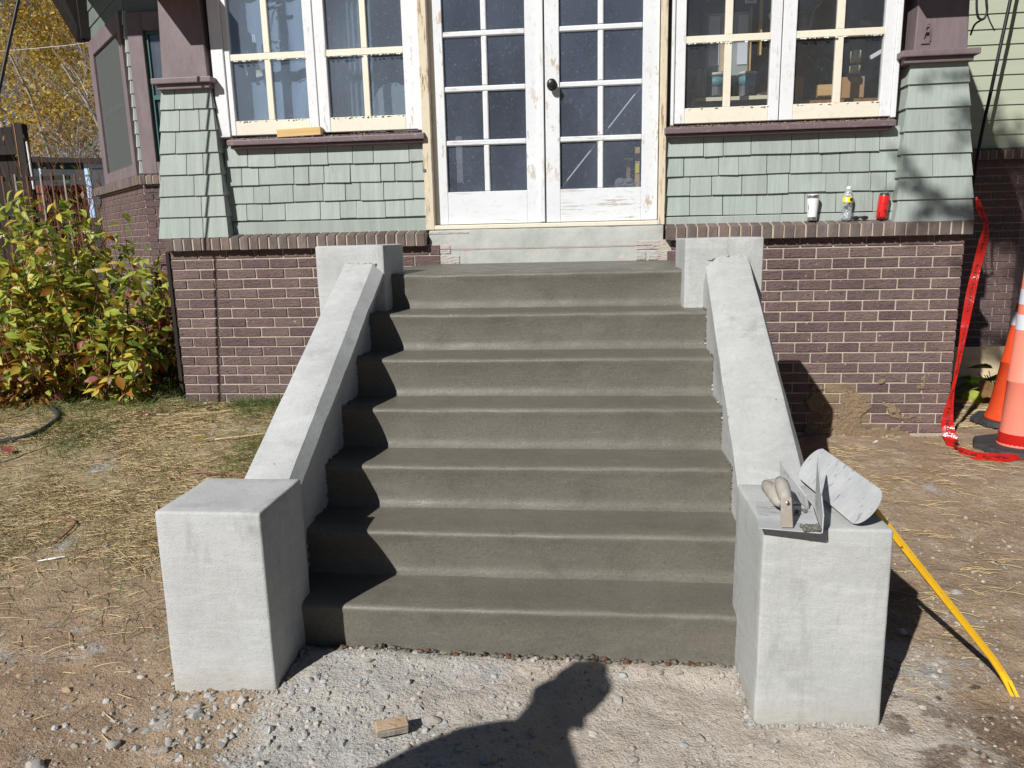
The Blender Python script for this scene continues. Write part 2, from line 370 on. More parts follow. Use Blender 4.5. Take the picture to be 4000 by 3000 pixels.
M['cone_o'] = surf('orange_cone', (.72, .080, .022), (.62, .062, .02), 6, .5, ((60, .001),), spot=((.42, .16, .10), 14, .62))
M['cone_p'] = surf('faded_cone', (.85, .255, .175), (.80, .225, .16), 6, .5, ((60, .0008),), spot=((.62, .30, .24), 12, .62))
M['reflect'] = plain('reflective_collar', (.66, .68, .74), .4)
M['bark'] = surf('pale_bark', (.46, .42, .38), (.28, .25, .22), 12, .9, ((40, .006),), stretch=(1, 1, .5))
M['twig'] = surf('red_brown_twig', (.24, .11, .065), (.15, .07, .045), 12, .8)
M['stone'] = surf('stone', (.30, .285, .26), (.44, .41, .37), 11, .9, ((70, .003),), rand=.25)
M['pebble'] = surf('pebbles', (.27, .24, .205), (.45, .41, .36), 16, .92, ((140, .002),), lo=.42, hi=.58)
M['pebble2'] = surf('grey_pebbles', (.29, .29, .28), (.42, .42, .40), 22, .92, ((140, .002),), lo=.4, hi=.6)
M['straw'] = surf('dry_straw', (.57, .44, .23), (.40, .29, .145), 30, .7, ())
M['straw3'] = surf('brown_straw', (.30, .20, .095), (.20, .135, .07), 30, .8, ())
M['straw2'] = surf('pale_straw', (.58, .475, .285), (.45, .35, .19), 30, .7, ())
M['grass'] = m_leaf('grass_blade', (.10, .17, .035), (.18, .22, .06))
M['shed'] = surf('shed_wall', (.030, .037, .042), (.040, .047, .052), 4, .8)
M['shadeblue'] = plain('shade_tinted_frame', (.42, .55, .78), .5)  # white frame with the blue cast of shade put into its colour
M['card'] = surf('cardboard', (.50, .29, .15), (.42, .24, .12), 6, .8)
M['ivory'] = plain('ivory', (.70, .66, .50), .6)
M['greycab'] = surf('grey_cabinet', (.38, .41, .41), (.30, .33, .335), 6, .4, ((10, .001),), spec=.5)
M['tub'] = surf('smeared_tub', (.33, .34, .36), (.16, .17, .21), 14, .5, ((40, .002),), stretch=(3, 3, .6))
M['teal'] = plain('teal_band', (.10, .24, .26), .5)
M['frame_teal'] = plain('teal_window_frame', (.035, .115, .105), .45)
M['cloth'] = surf('grey_cloth', (.30, .26, .23), (.18, .16, .15), 9, .95, ((40, .006),))
M['skin'] = plain('skin', (.50, .30, .21), .5)
M['hair'] = plain('dark_hair', (.035, .022, .015), .6)
M['shirt'] = surf('navy_shirt', (.035, .045, .075), (.025, .032, .055), 12, .9)
M['jeans'] = surf('jeans', (.06, .085, .14), (.04, .06, .10), 18, .9)
M['ply'] = surf('plywood', (.68, .56, .37), (.58, .46, .29), 5, .7, ((30, .001),), stretch=(.5, 1, 5))

def m_tape():
    N = NT('red_tape'); p = N.pos()
    nr = N.bump(N.noise(p, 40, 3), .004, 1.0)
    N.fin((.60, .022, .014), .2, nr, .6)
    tl = N.n('ShaderNodeBsdfTranslucent', {'Color': (.8, .05, .03, 1)})
    mx = N.n('ShaderNodeMixShader', {0: .35, 1: N.b.outputs[0], 2: tl.outputs[0]})
    N.link(mx.outputs[0], N.o.inputs[0]); return N.m
M['tape'] = m_tape()
def m_bottle():
    N = NT('clear_plastic'); p = N.pos()
    tr = N.n('ShaderNodeBsdfTransparent', {'Color': (.92, .94, .95, 1)})
    nr = N.bump(N.noise(p, 130, 2), .003, 1.0)
    gl = N.n('ShaderNodeBsdfGlossy', {'Roughness': .06, 'Normal': nr})
    df = N.n('ShaderNodeBsdfDiffuse', {'Color': (.78, .82, .84, 1)})
    m1 = N.n('ShaderNodeMixShader', {0: N.math('MULTIPLY', N.ramp(N.noise(p, 60, 3), .35, .6), .55), 1: tr.outputs[0], 2: df.outputs[0]})
    m2 = N.n('ShaderNodeMixShader', {0: .22, 1: m1.outputs[0], 2: gl.outputs[0]})
    N.link(m2.outputs[0], N.o.inputs[0]); return N.m
M['bottle'] = m_bottle()

# ------------------------------------------------------------------ ground
def ground_z(x, y):
    h = .30 + (.065 - .30) * sstep(-1.0, 1.2, x)
    z = h * sstep(-2.75, -.15, y)
    if x > 1.4: z += .015 * sstep(-2, 0, y)
    return z
def ground_n(x, y):
    z = ground_z(x, y)
    r = 1.0 if (-5 < x < 5 and -5 < y < 1.5) else .3
    z += .028 * nz(x * 1.1, y * 1.1, 3) * r + .013 * nz(x * 3.7, y * 3.7, 7) * r
    z += (.009 * nz(x * 9, y * 9, 1) + .006 * nz(x * 23, y * 23, 9)) * r
    # loose gravel banked against the left pier and the bottom riser
    z += .030 * math.exp(-((x + .62) / .28) ** 2 - ((y + 2.82) / .16) ** 2)
    z += .016 * math.exp(-((y + 2.70) / .05) ** 2) * (1 if -.8 < x < .68 else 0)
    return z
def axis_lines(lo, hi, d, far):
    a = []; x = lo
    while x < hi: a.append(x); x += d
    a.append(hi); s = d
    while a[-1] < far: s *= 1.35; a.append(a[-1] + s)
    s = d
    while a[0] > -far: s *= 1.35; a.insert(0, a[0] - s)
    return a
gx = axis_lines(-3.6, 3.1, .022, 400); gy = axis_lines(-3.5, .1, .022, 400)
verts = [(x, y, ground_n(x, y)) for y in gy for x in gx]
nx = len(gx)
faces = [(j * nx + i, j * nx + i + 1, (j + 1) * nx + i + 1, (j + 1) * nx + i) for j in range(len(gy) - 1) for i in range(nx - 1)]
me = bpy.data.meshes.new('ground'); me.from_pydata(verts, [], faces); me.materials.append(M['ground'])
me.polygons.foreach_set('use_smooth', [True] * len(faces)); me.update()
g = bpy.data.objects.new('ground', me); COL.objects.link(g); tag(g, kind='structure')

# ------------------------------------------------------------------ concrete staircase
stairs = thing('concrete_staircase', (0, -1.9, 0), 'dark fresh concrete front steps rising to the white double doors', 'stairs')
SX0, SX1 = -.93, .82
ZN = [1.250, 1.069, .889, .714, .537, .358, .182]
YN = [-1.205, -1.445, -1.685, -1.925, -2.170, -2.412, -2.655]
def step_profile(zt, y0, yb, zb):
    """from the front bottom up over the rounded nosing to the back of the tread; coved foot"""
    r = .017; pr = []
    pr.append((y0 - .006, zb - .02)); pr.append((y0 - .012, zb + .004)); pr.append((y0 + .002, zb + .022)); pr.append((y0 + .006, zb + .05)); pr.append((y0 + .004, zt - .07)); pr.append((y0 + .002, zt - .034))
    for k in range(7):
        a = math.pi * .5 * k / 6
        pr.append((y0 + r - r * math.cos(a) - .002, zt - r + r * math.sin(a) - .002))
    pr.append((y0 + .036, zt + .000)); pr.append((y0 + .09, zt + .001)); pr.append((yb, zt + .004))
    return pr
for i in range(7):
    zt, y0 = ZN[i], YN[i]
    yb = 0.015 if i == 0 else YN[i - 1] + .05
    zb = ZN[i + 1] if i < 6 else -.03
    pr = step_profile(zt, y0, yb, zb)
    m_ = MB(); nseg = 90; base = 0
    for k in range(nseg + 1):
        x = SX0 + (SX1 - SX0) * k / nseg
        for j, (y, z) in enumerate(pr):
            w = 1.0 if j < len(pr) - 1 else 0
            dy = w * (.009 * nz(x * 1.7, z * 5, i * 3.3) + .004 * nz(x * 8, z * 14, i * 7.7))
            dz = w * (.005 * nz(x * 1.7, y * 4 + i, 5.5) + .002 * nz(x * 11, y * 12, i)) * (0 if j < 2 else 1)
            # house-side droop seen in the photograph: steps fall a little to the right at the foot
            m_.v.append((x, y + dy, z + dz))
    npf = len(pr)
    for k in range(nseg):
        for j in range(npf - 1):
            m_.f.append((k * npf + j, (k + 1) * npf + j, (k + 1) * npf + j + 1, k * npf + j + 1)); m_.m.append(0)
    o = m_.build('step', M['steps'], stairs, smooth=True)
    at_ = o.data.attributes.new('edge_highlight', 'FLOAT', 'POINT')
    wts = [.5, .45, .15, 0, 0, .1, .3, .7, 1, 1, 1, .9, .6, .05, 0, 0]  # strength of the painted highlight up the step profile
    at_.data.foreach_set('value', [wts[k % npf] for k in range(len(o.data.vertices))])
# ragged crumbs of the pour along the foot of the lowest step
cr = MB()
def lump(mb, c, r, m=0, sq=.7, n=1):
    bm = bmesh.new(); bmesh.ops.create_icosphere(bm, subdivisions=n, radius=1)
    s1, s2, s3 = rnd(.7, 1.3), rnd(.7, 1.3), rnd(.45, .95) * sq * 1.3; an = rnd(0, 6.28); ca, sa = math.cos(an), math.sin(an); sd = rnd(0, 100)
    i0 = len(mb.v)
    for v in bm.verts:
        k = 1 + .45 * nz(v.co.x * 1.3 + sd, v.co.y * 1.3, v.co.z * 1.3) + .22 * nz(v.co.x * 3.1 + sd, v.co.y * 3.1, v.co.z * 3.1)
        x, y, z = v.co.x * s1 * k * r, v.co.y * s2 * k * r, v.co.z * s3 * k * r
        mb.v.append((c[0] + x * ca - y * sa, c[1] + x * sa + y * ca, c[2] + z))
    for f in bm.faces: mb.f.append(tuple(i0 + v.index for v in f.verts)); mb.m.append(m)
    bm.free()
M['crumbrown'] = plain('rusty_soil', (.13, .065, .035), .95, .1)
for k in range(260):
    x = rnd(-.72, .68); lump(cr, (x, -2.672 + rnd(-.012, .008), ground_n(x, -2.67) + rnd(-.004, .010)), rnd(.004, .013), random.choice((0, 0, 1)))
o = cr.build('pour_crumbs', [M['steps'], M['crumbrown']], stairs, smooth=True, fix=False); tag(o, kind='stuff')

def rough_box(x0, x1, y0, y1, z0, z1, mb=None, taper=0.0, d=.05, amp=.0026, r=.009):
    """box with subdivided, slightly wavy hand-floated faces and rounded arrises"""
    bm = bmesh.new(); bmesh.ops.create_cube(bm, size=1)
    for v in bm.verts:
        t = taper * (1 if v.co.z < 0 else 0)
        v.co = Vector(((x0 + x1) / 2 + v.co.x * (x1 - x0 + 2 * t), (y0 + y1) / 2 + v.co.y * (y1 - y0 + 2 * t), (z0 + z1) / 2 + v.co.z * (z1 - z0)))
    bmesh.ops.bevel(bm, geom=[e for e in bm.edges], offset=r, segments=3, affect='EDGES', profile=.5)
    for it in range(6):
        ed = [e for e in bm.edges if e.calc_length() > d * 1.5]
        if not ed: break
        bmesh.ops.subdivide_edges(bm, edges=ed, cuts=1, use_grid_fill=True)
    bmesh.ops.triangulate(bm, faces=[f for f in bm.faces if len(f.verts) > 4])
    bm.normal_update()
    for v in bm.verts:
        p = v.co; k = amp * nz(p.x * 5, p.y * 5, p.z * 5) + amp * .5 * nz(p.x * 19, p.y * 19, p.z * 19)
        v.co = p + v.normal * k
    mb = mb or MB(); i0 = len(mb.v)
    for v in bm.verts: mb.v.append(tuple(v.co))
    bm.verts.index_update()
    for f in bm.faces: mb.f.append(tuple(i0 + v.index for v in f.verts)); mb.m.append(0)
    bm.free(); return mb
def rough_prof(poly_fn, ys, mb):
    """loft closed xz-sections along y"""
    rings = []
    for y in ys:
        pts = poly_fn(y); i0 = len(mb.v)
        for (x, z) in pts:
            mb.v.append((x + .003 * nz(y * 5, z * 5, x), y, z + .0025 * nz(x * 6, y * 6, 2) + .001 * nz(x * 25, y * 25, 4))); 
        rings.append((i0, len(pts)))
    for a in range(len(rings) - 1):
        i, n = rings[a]; j, _ = rings[a + 1]
        for k in range(n):
            k2 = (k + 1) % n; mb.f.append((i + k, i + k2, j + k2, j + k)); mb.m.append(0)
    i, n = rings[0]; mb.f.append(tuple(i + k for k in range(n))); mb.m.append(0)
    i, n = rings[-1]; mb.f.append(tuple(i + k for k in reversed(range(n)))); mb.m.append(0)
    return mb
def side_wall(sgn, label):
    if sgn < 0: px0, px1, lx0, lx1, py0, py1 = -1.166, -.817, -1.157, -.813, -1.32, -.93
    else: px0, px1, lx0, lx1, py0, py1 = .648, 1.012, .678, 1.027, -1.32, -.93
    root = thing('concrete_balustrade', ((lx0 + lx1) / 2, -2.0, 0), label, 'balustrade', 'concrete balustrades of the stairs')
    fy = -2.90 if sgn < 0 else -2.945
    rough_box(lx0, lx1, fy, -2.568, -.12, .609, taper=.004).build('bottom_pier', M['conc'] if sgn < 0 else M['conc2'], root, smooth=True, sharp=35)
    rough_box(px0, px1, py0, py1, -.05, 1.398).build('top_pier', M['conc2'] if sgn > 0 else M['conc'], root, smooth=True, sharp=35)
    ys = [-2.60 + (1.30) * k / 60 for k in range(61)]
    def sec(y):
        t = (y + 2.56) / 1.20; zt = .612 + .676 * t
        if sgn < 0:
            xi, xa, xb, xo = -.826, -.856 - .02 * t, -1.020, -1.030
        else:
            xi, xa, xb, xo = 0.688 + .055 * t, .728 + .068 * t, .896 + .042 * t, .925 + .03 * t
        w = .010 * nz(y * 9, 3, sgn); xw = -.872 if sgn < 0 else .737
        return [(xw, -.1), (xw, zt - .30), (xw, zt - .12), (xi, zt - .075 + w * .5), (xi, zt - .050 + w), (xa + w * .3, zt - .003), (xa + sgn * .012, zt), ((xa + xb) / 2, zt + .002), (xb - sgn * .012, zt), (xb, zt - .003), (xo, zt - .05), (xo, zt - .3), (xo, -.1)]
    rough_prof(sec, ys, MB()).build('sloped_wall', M['conc'] if sgn < 0 else M['conc2'], root, smooth=True, sharp=24)
    # mortar fillet where the slope meets the upper pier
    f = MB()
    for k in range(40): 
        x = rnd(-1.0, -.86) if sgn < 0 else rnd(.76, .93)
        lump(f, (x, py0 - .002, 1.306 + rnd(-.010, .006)), rnd(.004, .009))
    o = f.build('mortar_fillet', M['conc2'], root, smooth=True, fix=False); tag(o, kind='stuff')
    # landing block flank that carries the pier
    return root
side_wall(-1, 'pale concrete balustrade with piers on the shrub side of the stairs')
side_wall(1, 'pale concrete balustrade with piers, trowels lying on its lower pier')
cs0 = MB()
for i in range(7):
    zt, y0 = ZN[i], YN[i]; yb = YN[i - 1] if i else -1.0; zb = ZN[i + 1] if i < 6 else .02
    for k in range(34):
        u = random.random()
        y, z = (rnd(y0, yb), zt + .004) if u < .5 else (y0 - .002, rnd(zb, zt))
        lump(cs0, (.737 - rnd(-.002, .003), y, z), rnd(.003, .008), 0 if random.random() < .06 else 1, .9); 
        if k % 2: lump(cs0, (-.872 + rnd(0, .004), y, z), rnd(.004, .011), 1, .9)
o = cs0.build('cement_smear', [M['conc2'], M['steps']], stairs, smooth=True, fix=False); tag(o, kind='stuff')
lb = MB().box(-.87, .73, -1.18, .0, -.1, 1.2)
lb.build('landing_core', M['conc'], stairs)

# ------------------------------------------------------------------ house
house = thing('house', (0, 1.0, 0), 'green shingled house with enclosed brick porch and white glazed double doors', 'house')
ZJ, BP, BQ = 1.315, .2032, .0677
CL, CR = -2.70, 2.522
PY = .0
wallmesh = MB()
wallmesh.box(CL + .004, -.80, .007, .18, -.2, 1.385); wallmesh.box(.64, CR - .004, .007, .18, -.2, 1.385); wallmesh.box(-.8, .64, .03, .18, -.2, 1.30)
wallmesh.box(CL + .004, CL + .17, .18, 2.1, -.2, 1.40); wallmesh.box(CR - .17, CR - .004, .18, 2.1, -.2, 1.40)
bwall = wallmesh.build('brick_wall', M['mortar'], house)
bk = MB().box(-.0966, .0966, 0, .06, -.0288, .0288).mesh('brick', M['brick'], bevel=.0022)
M['muddy'] = surf('muddy_brick', (.30, .215, .135), (.17, .115, .085), 7, .9, ((30, .008), (120, .003)), stretch=(1, 1, 2.5))
bk2 = bk.copy(); bk2.materials.clear(); bk2.materials.append(M['muddy'])
rest = MB()
def brick_row(x0, x1, z, ph, keep, y=PY):
    """bricks between x0 and x1, joints at ph + k*BP"""
    k = math.floor((x0 - ph) / BP)
    while True:
        a, b = ph + k * BP, ph + (k + 1) * BP; k += 1
        a2, b2 = max(a + .0050, x0), min(b - .0050, x1)
        if a >= x1: break
        if b2 - a2 < .015: continue
        c = (a2 + b2) / 2; L = b2 - a2
        if keep(c, z):
            o = inst('brick', bk2 if (1.70 < c < 1.95 + .3 * sstep(.3, .1, z) and z < .43 + .02 * nz(c * 9, z * 9)) else bk, (c, y + rnd(-.0015, .0015), z + rnd(-.0008, .0008)), bwall, (L / .1932, 1, 1), (0, rnd(-.004, .004), 0))
        else: rest.box(a2, b2, y, y + .06, z - .0289, z + .0289)
for r in range(-1, 18):
    z = ZJ - (r + .5) * BQ
    half = BP / 2 if r % 2 else 0
    if z > .14: brick_row(CL, -.80, z, -2.6 + half, lambda c, zz: c < -1.22 - max(0, (1.0 - zz)) * .35)
    if z > -.02: brick_row(.70, CR, z, 1.4297 + half, lambda c, zz: c > 1.03)
# side returns of the porch base (bricks seen only from the side)
for r in range(-1, 18):
    z = ZJ - (r + .5) * BQ; y = .02 + (.1 if r % 2 else 0)
    while y < 2.05:
        rest.box(CR - .02, CR, y, y + .19, z - .0289, z + .0289); rest.box(CL, CL + .02, y, y + .19, z - .0289, z + .0289); y += BP
# painted bricks beside the grey panel under the doors
for (x0, x1, z) in ((-.80, -.72, 1.349), (-.80, -.66, 1.281), (.50, .66, 1.352), (.50, .57, 1.285), (.58, .72, 1.285), (.67, .72, 1.352)):
    MB().box(x0, x1 - .006, .006, .05, z - .029, z + .029).build('painted_brick', M['pinkbrick'], bwall, bevel=.003)
# grey painted foundation panel and red chalk line
pn = rough_box(-.868, .675, .012, .10, 1.20, 1.476, d=.04, amp=.003, r=.006).build('foundation_panel', M['panel'], house, smooth=True)
pw = MB(); pw.tube([(-.80 + 1.40 * k / 40, .0035, 1.352 + .0012 * nz(k * .3, 1)) for k in range(41)], .0012, 5)
pw.build('chalk_line', M['chalk'], pn)
pw = MB().box(-.868, -.60, .0085, .0115, 1.452, 1.463); pw.build('red_paint_streak', M['pinkbrick'], pn)
# rowlock course (brick on edge), sloped to the front
rl = MB(); rl.box(-2.69, -.90, .0, .09, 1.378, 1.470); rl.box(.70, 2.54, .0, .09, 1.378, 1.470)
rowl = rl.build('rowlock_course', M['mortar'], house)
def rowlock_mesh(): 
    w = .0285
    return MB().hexa(((-w, -.052, -.046), (w, -.052, -.046), (w, .09, -.046), (-w, .09, -.046), (-w, -.052, .040), (w, -.052, .040), (w, .09, .072), (-w, .09, .072)))
rkm = [rowlock_mesh().mesh('rowlock_brick', M['rowlock'], bevel=.004) for _ in range(1)]
for x0, x1 in ((-2.705, -.878), (.682, 2.548)):
    n = round((x1 - x0) / .0667); w = (x1 - x0) / n
    for k in range(n):
        inst('rowlock_brick', rkm[0], (x0 + (k + .5) * w + rnd(-.0015, .0015), rnd(-.002, .002), 1.421 + rnd(-.0015, .0015)), rowl, (1, 1, 1), (rnd(-.01, .01), rnd(-.012, .012), 0))
    rl2 = MB().hexa(((x0 + .006, -.045, 1.379), (x1 - .006, -.045, 1.379), (x1 - .006, .088, 1.379), (x0 + .006, .088, 1.379), (x0 + .006, -.045, 1.455), (x1 - .006, -.045, 1.455), (x1 - .006, .088, 1.485), (x0 + .006, .088, 1.485)))
    rl2.build('rowlock_mortar', M['mortar'], rowl)

# shingled walls under the windows
def shingle(mb, xa, xb, zb, zt, yb, yt, th=.012):
    # a split-cedar shingle: thick butt, thin head
    j = [rnd(-.0025, .0025) for _ in range(4)]
    mb.hexa(((xa, yb + j[0], zb + j[1]), (xb, yb + j[2], zb + j[3]), (xb, yb + .05, zb), (xa, yb + .05, zb), (xa, yt, zt), (xb, yt, zt), (xb, yt + .02, zt), (xa, yt + .02, zt)))
def shingle_wall(x0, x1, rows, seed, widths=(.09, .25)):
    random.seed(seed)
    back = MB().box(x0, x1, .062, .14, 1.44, rows[0] + .02).build('shingle_wall', M['shingle'], house)
    for r in range(len(rows) - 1):
        x = x0
        while x < x1 - .005:
            w = rnd(*widths); xe = x + w
            if x1 - xe < .06: xe = x1
            m_ = MB(); g_ = rnd(.0008, .0028); shingle(m_, x + g_, xe - g_, rows[r + 1] + rnd(-.003, .003), rows[r] + .006, .037 + rnd(-.002, .002), .052)
            m_.build('shingle', M['shingle'], back, bevel=.0012)
            x = xe
    return back
swl = shingle_wall(-2.26, -.886, [2.046, 1.927, 1.808, 1.687, 1.571], 11)
MB().box(-2.24, -.886, .036, .062, 1.470, 1.560).build('water_table', M['shingle'], swl, bevel=.004)
swr = shingle_wall(.682, 2.12, [2.024, 1.899, 1.779, 1.658, 1.533], 23)
MB().box(.682, 2.10, .034, .062, 1.470, 1.526).build('water_table', M['shingle'], swr, bevel=.004)
lt = MB().box(-.894, -.878, .020, .034, 1.852, 1.915); lt.box(-.889, -.871, .004, .02, 1.856, 1.874)
lt.build('hook_latch', M['steel'], house, bevel=.002)
# small paint flakes stuck on the right hand shingles
# columns: battered shingle base, moulded cap, purple shaft
def column(side):
    if side < 0:
        b0, b1, t0, t1 = -2.745, -2.238, -2.643, -2.291; capx = (-2.672, -2.258); sh0, sh1, st0, st1 = -2.620, -2.298, -2.585, -2.330; zb, zt = 1.466, 2.448
    else:
        b0, b1, t0, t1 = 2.085, 2.548, 2.118, 2.452; capx = (2.045, 2.488); sh0, sh1, st0, st1 = 2.130, 2.434, 2.150, 2.405; zb, zt = 1.462, 2.408
    yb, yt, yk = -.040, .004, .26
    L = lambda a, b, z: a + (b - a) * (z - zb) / (zt - zb)
    base = MB().hexa(((b0 + .012, yb + .014, zb), (b1 - .012, yb + .014, zb), (b1 - .012, yk, zb), (b0 + .012, yk, zb), (t0 + .010, yt + .014, zt), (t1 - .010, yt + .014, zt), (t1 - .010, yk, zt), (t0 + .010, yk, zt)))
    bo = base.build('column_base', M['shingle'], house)
    n = 7; random.seed(31 + side)
    zs = [zt + (zb - zt) * k / n for k in range(n + 1)]
    for r in range(n):
        za, zc = zs[r], zs[r + 1] - rnd(0, .004)
        cuts = sorted(random.sample([.28, .36, .45, .55, .64, .72], random.choice((1, 2) if side < 0 else (0, 1))))
        if len(cuts) == 2 and cuts[1] - cuts[0] < .18: cuts = cuts[:1]
        us = [0] + cuts + [1]
        for u0, u1 in zip(us, us[1:]):
            m_ = MB(); g_ = .0018
            fx = lambda u, z, e: L(b0, t0, z) + (L(b1, t1, z) - L(b0, t0, z)) * u
            yB = L(yb, yt, zc) - .006; yT = L(yb, yt, za) + .007
            a0, a1, c0, c1 = fx(u0, zc, 0) + g_, fx(u1, zc, 0) - g_, fx(u0, za, 0) + g_ + .004 * (u0 == 0), fx(u1, za, 0) - g_ - .004 * (u1 == 1)
            j = rnd(-.002, .002)
            m_.hexa(((a0, yB, zc + j), (a1, yB, zc - j), (a1, yB + .02, zc), (a0, yB + .02, zc), (c0, yT, za + .004), (c1, yT, za + .004), (c1, yT + .008, za + .004), (c0, yT + .008, za + .004)))
            m_.build('shingle', M['shingle'], bo, bevel=.0012)
        for sd in (-1, 1):     # one shingle on each flank
            m_ = MB(); xb_ = L(b1, t1, zc) + .004 if sd > 0 else L(b0, t0, zc) - .004; xt_ = L(b1, t1, za) - .008 if sd > 0 else L(b0, t0, za) + .008
            yf = L(yb, yt, zc) + .004; yf2 = L(yb, yt, za) + .01; q = -.012 * sd
            pts = ((xb_, yf, zc), (xb_ + q, yf, zc), (xb_ + q, yk, zc), (xb_, yk, zc), (xt_, yf2, za), (xt_ + q * .5, yf2, za), (xt_ + q * .5, yk, za), (xt_, yk, za))
            m_.hexa(pts).build('shingle', M['shingle'], bo, bevel=.001)
    cp = MB().box(capx[0], capx[1], -.055, .24, zt + .012, zt + .048); cp.box(capx[0] + .025, capx[1] - .025, -.030, .22, zt - .020, zt + .012)
    cp.build('column_cap', M['purple'], house, bevel=.006, segs=2)
    z0 = zt + .048; z1 = 3.30
    sf = MB().hexa(((sh0, -.004, z0), (sh1, -.004, z0), (sh1, .22, z0), (sh0, .22, z0), (st0, .006, z1), (st1, .006, z1), (st1, .22, z1), (st0, .22, z1)))
    so_ = sf.build('column_shaft', M['purple'], house, bevel=.006)
    bx0, bx1, bz = (-2.600, -2.330, 2.985) if side < 0 else (1.985, 2.26, 2.925)
    MB().box(bx0, bx1, -.34, -.002, bz, bz + .20).build('beam_end', M['brownwood'] if side < 0 else M['purple'], house, bevel=.006)
    return so_
colL = column(-1); colR = column(1)
# slotted hook plate on the right shaft
hk = MB(); hk.hexa(((2.165, -.012, 2.496), (2.214, -.012, 2.496), (2.214, .0, 2.496), (2.165, .0, 2.496), (2.172, -.012, 2.520), (2.212, -.012, 2.520), (2.212, 0, 2.520), (2.172, 0, 2.520)))
hk.tube([(2.176, -.006, 2.515), (2.180, -.016, 2.55), (2.183, -.020, 2.598), (2.192, -.022, 2.606), (2.204, -.020, 2.598), (2.210, -.016, 2.55), (2.214, -.010, 2.512)], .0045, 6); hk.box(2.182, 2.208, -.022, .0, 2.556, 2.566)
hk.build('hook_plate', M['purple'], colR, bevel=.002)

# windows
def sash_window(name, x_out, cols, meet, zs, glass, wl):
    """cols: pane x ranges; zs: (rail bottom, pane bottom, muntin z0, z1, pane top, rail top)"""
    zr, zp, zm0, zm1, zq, ztop = zs
    fr = MB(); fr.box(x_out[0] - wl, x_out[0], .028, .13, zr - .01, 3.22); fr.box(x_out[1], x_out[1] + .030, .028, .13, zr - .01, 3.22); fr.box(x_out[0] - wl, x_out[1] + .03, .028, .13, ztop, 3.30)
    w = fr.build(name, M['white'], house, bevel=.004)
    def b(nm, x0, x1, z0, z1, mt, yf=.040, yb=.085):
        MB().box(x0, x1, yf, yb, z0, z1).build(nm, M[mt], w, bevel=.003)
    sashes = ((x_out[0], meet - .003, cols[0], cols[1]), (meet + .003, x_out[1], cols[2], cols[3]))
    for (sx0, sx1, p, q) in sashes:
        b('stile', sx0, p[0], zr, ztop, 'white'); b('stile', q[1], sx1, zr, ztop, 'white')
        b('bottom_rail', p[0], q[1], zr, zp, 'cream', .042); b('top_rail', p[0], q[1], zq, ztop, 'white', .042)
        b('muntin', p[0], q[1], zm0, zm1, 'cream', .044, .078)
        b('muntin', p[1], q[0], zp, zm0, 'cream', .046, .078); b('muntin', p[1], q[0], zm1, zq, 'cream', .046, .078)
        for (c0, c1) in (p, q):
            for (z0, z1) in ((zp, zm0), (zm1, zq)):
                # putty bead and pane
                k = rnd(-.002, .002)
                MB().box(c0 - .004, c1 + .004, .064 + k * .3, .068 + k * .3, z0 - .004, z1 + .004).build('pane', glass, w)
    return w
wL = sash_window('window', (-2.196, -.915), ((-2.158, -1.926), (-1.884, -1.646), (-1.505, -1.270), (-1.230, -.995)), -1.580, (2.130, 2.222, 2.600, 2.642, 3.130, 3.20), M['glassL'], .085)
wR = sash_window('window', (.728, 2.037), ((.795, 1.031), (1.076, 1.307), (1.456, 1.693), (1.738, 1.972)), 1.372, (2.100, 2.192, 2.573, 2.616, 3.130, 3.20), M['glass'], .02)
# peeling paint flakes along the lower muntins and rails
def flakes(par, spans, seed):
    random.seed(seed); f = MB()
    for (x0, x1, z, n) in spans:
        for k in range(n):
            x = rnd(x0, x1); w = rnd(.005, .022); h = rnd(.003, .009); y = .036 + rnd(-.006, .002)
            f.face(((x, .041, z), (x + w, .041, z), (x + w * .8, y, z - h * rnd(.3, 1)), (x + w * .2, y + .002, z - h)))
    o = f.build('paint_flakes', M['white'], par, fix=False); tag(o, kind='stuff')
flakes(wL, ((-2.15, -1.65, 2.600, 26), (-1.5, -1.0, 2.600, 26), (-2.15, -1.65, 2.222, 18), (-1.5, -1.0, 2.222, 22)), 3)
flakes(wR, ((.80, 1.3, 2.573, 26), (1.46, 1.97, 2.573, 24), (.8, 1.3, 2.192, 12), (1.46, 1.97, 2.192, 16)), 4)
for (x0, x1, zt) in ((-2.205, -.866, 2.100), (.668, 2.055, 2.075)):
    s_ = MB(); s_.hexa(((x0, -.022, zt - .040), (x1, -.022, zt - .040), (x1, .12, zt - .04), (x0, .12, zt - .04), (x0, -.022, zt - .006), (x1, -.022, zt - .006), (x1, .12, zt + .030), (x0, .12, zt + .030)))
    sl_ = s_.build('window_sill', M['sill'], house, bevel=.005, segs=2)
    MB().box(x0 + .015, x1 - .015, -.002, .06, zt - .060, zt - .041).build('sill_moulding', M['sill'], sl_, bevel=.004)
# dirt lying on the sills
dl = MB(); random.seed(5)
for k in range(420):
    if k % 2: x = rnd(-2.17, -.9); z0 = 2.094
    else: x = rnd(.7, 2.03); z0 = 2.069
    y = rnd(-.015, .035); lump(dl, (x, y, z0 + .004 + (y + .022) * .25), rnd(.003, .008), k % 3, .4)
o = dl.build('sill_debris', [M['straw'], M['crumbrown'], M['parge']], house, smooth=True, fix=False); tag(o, kind='stuff')

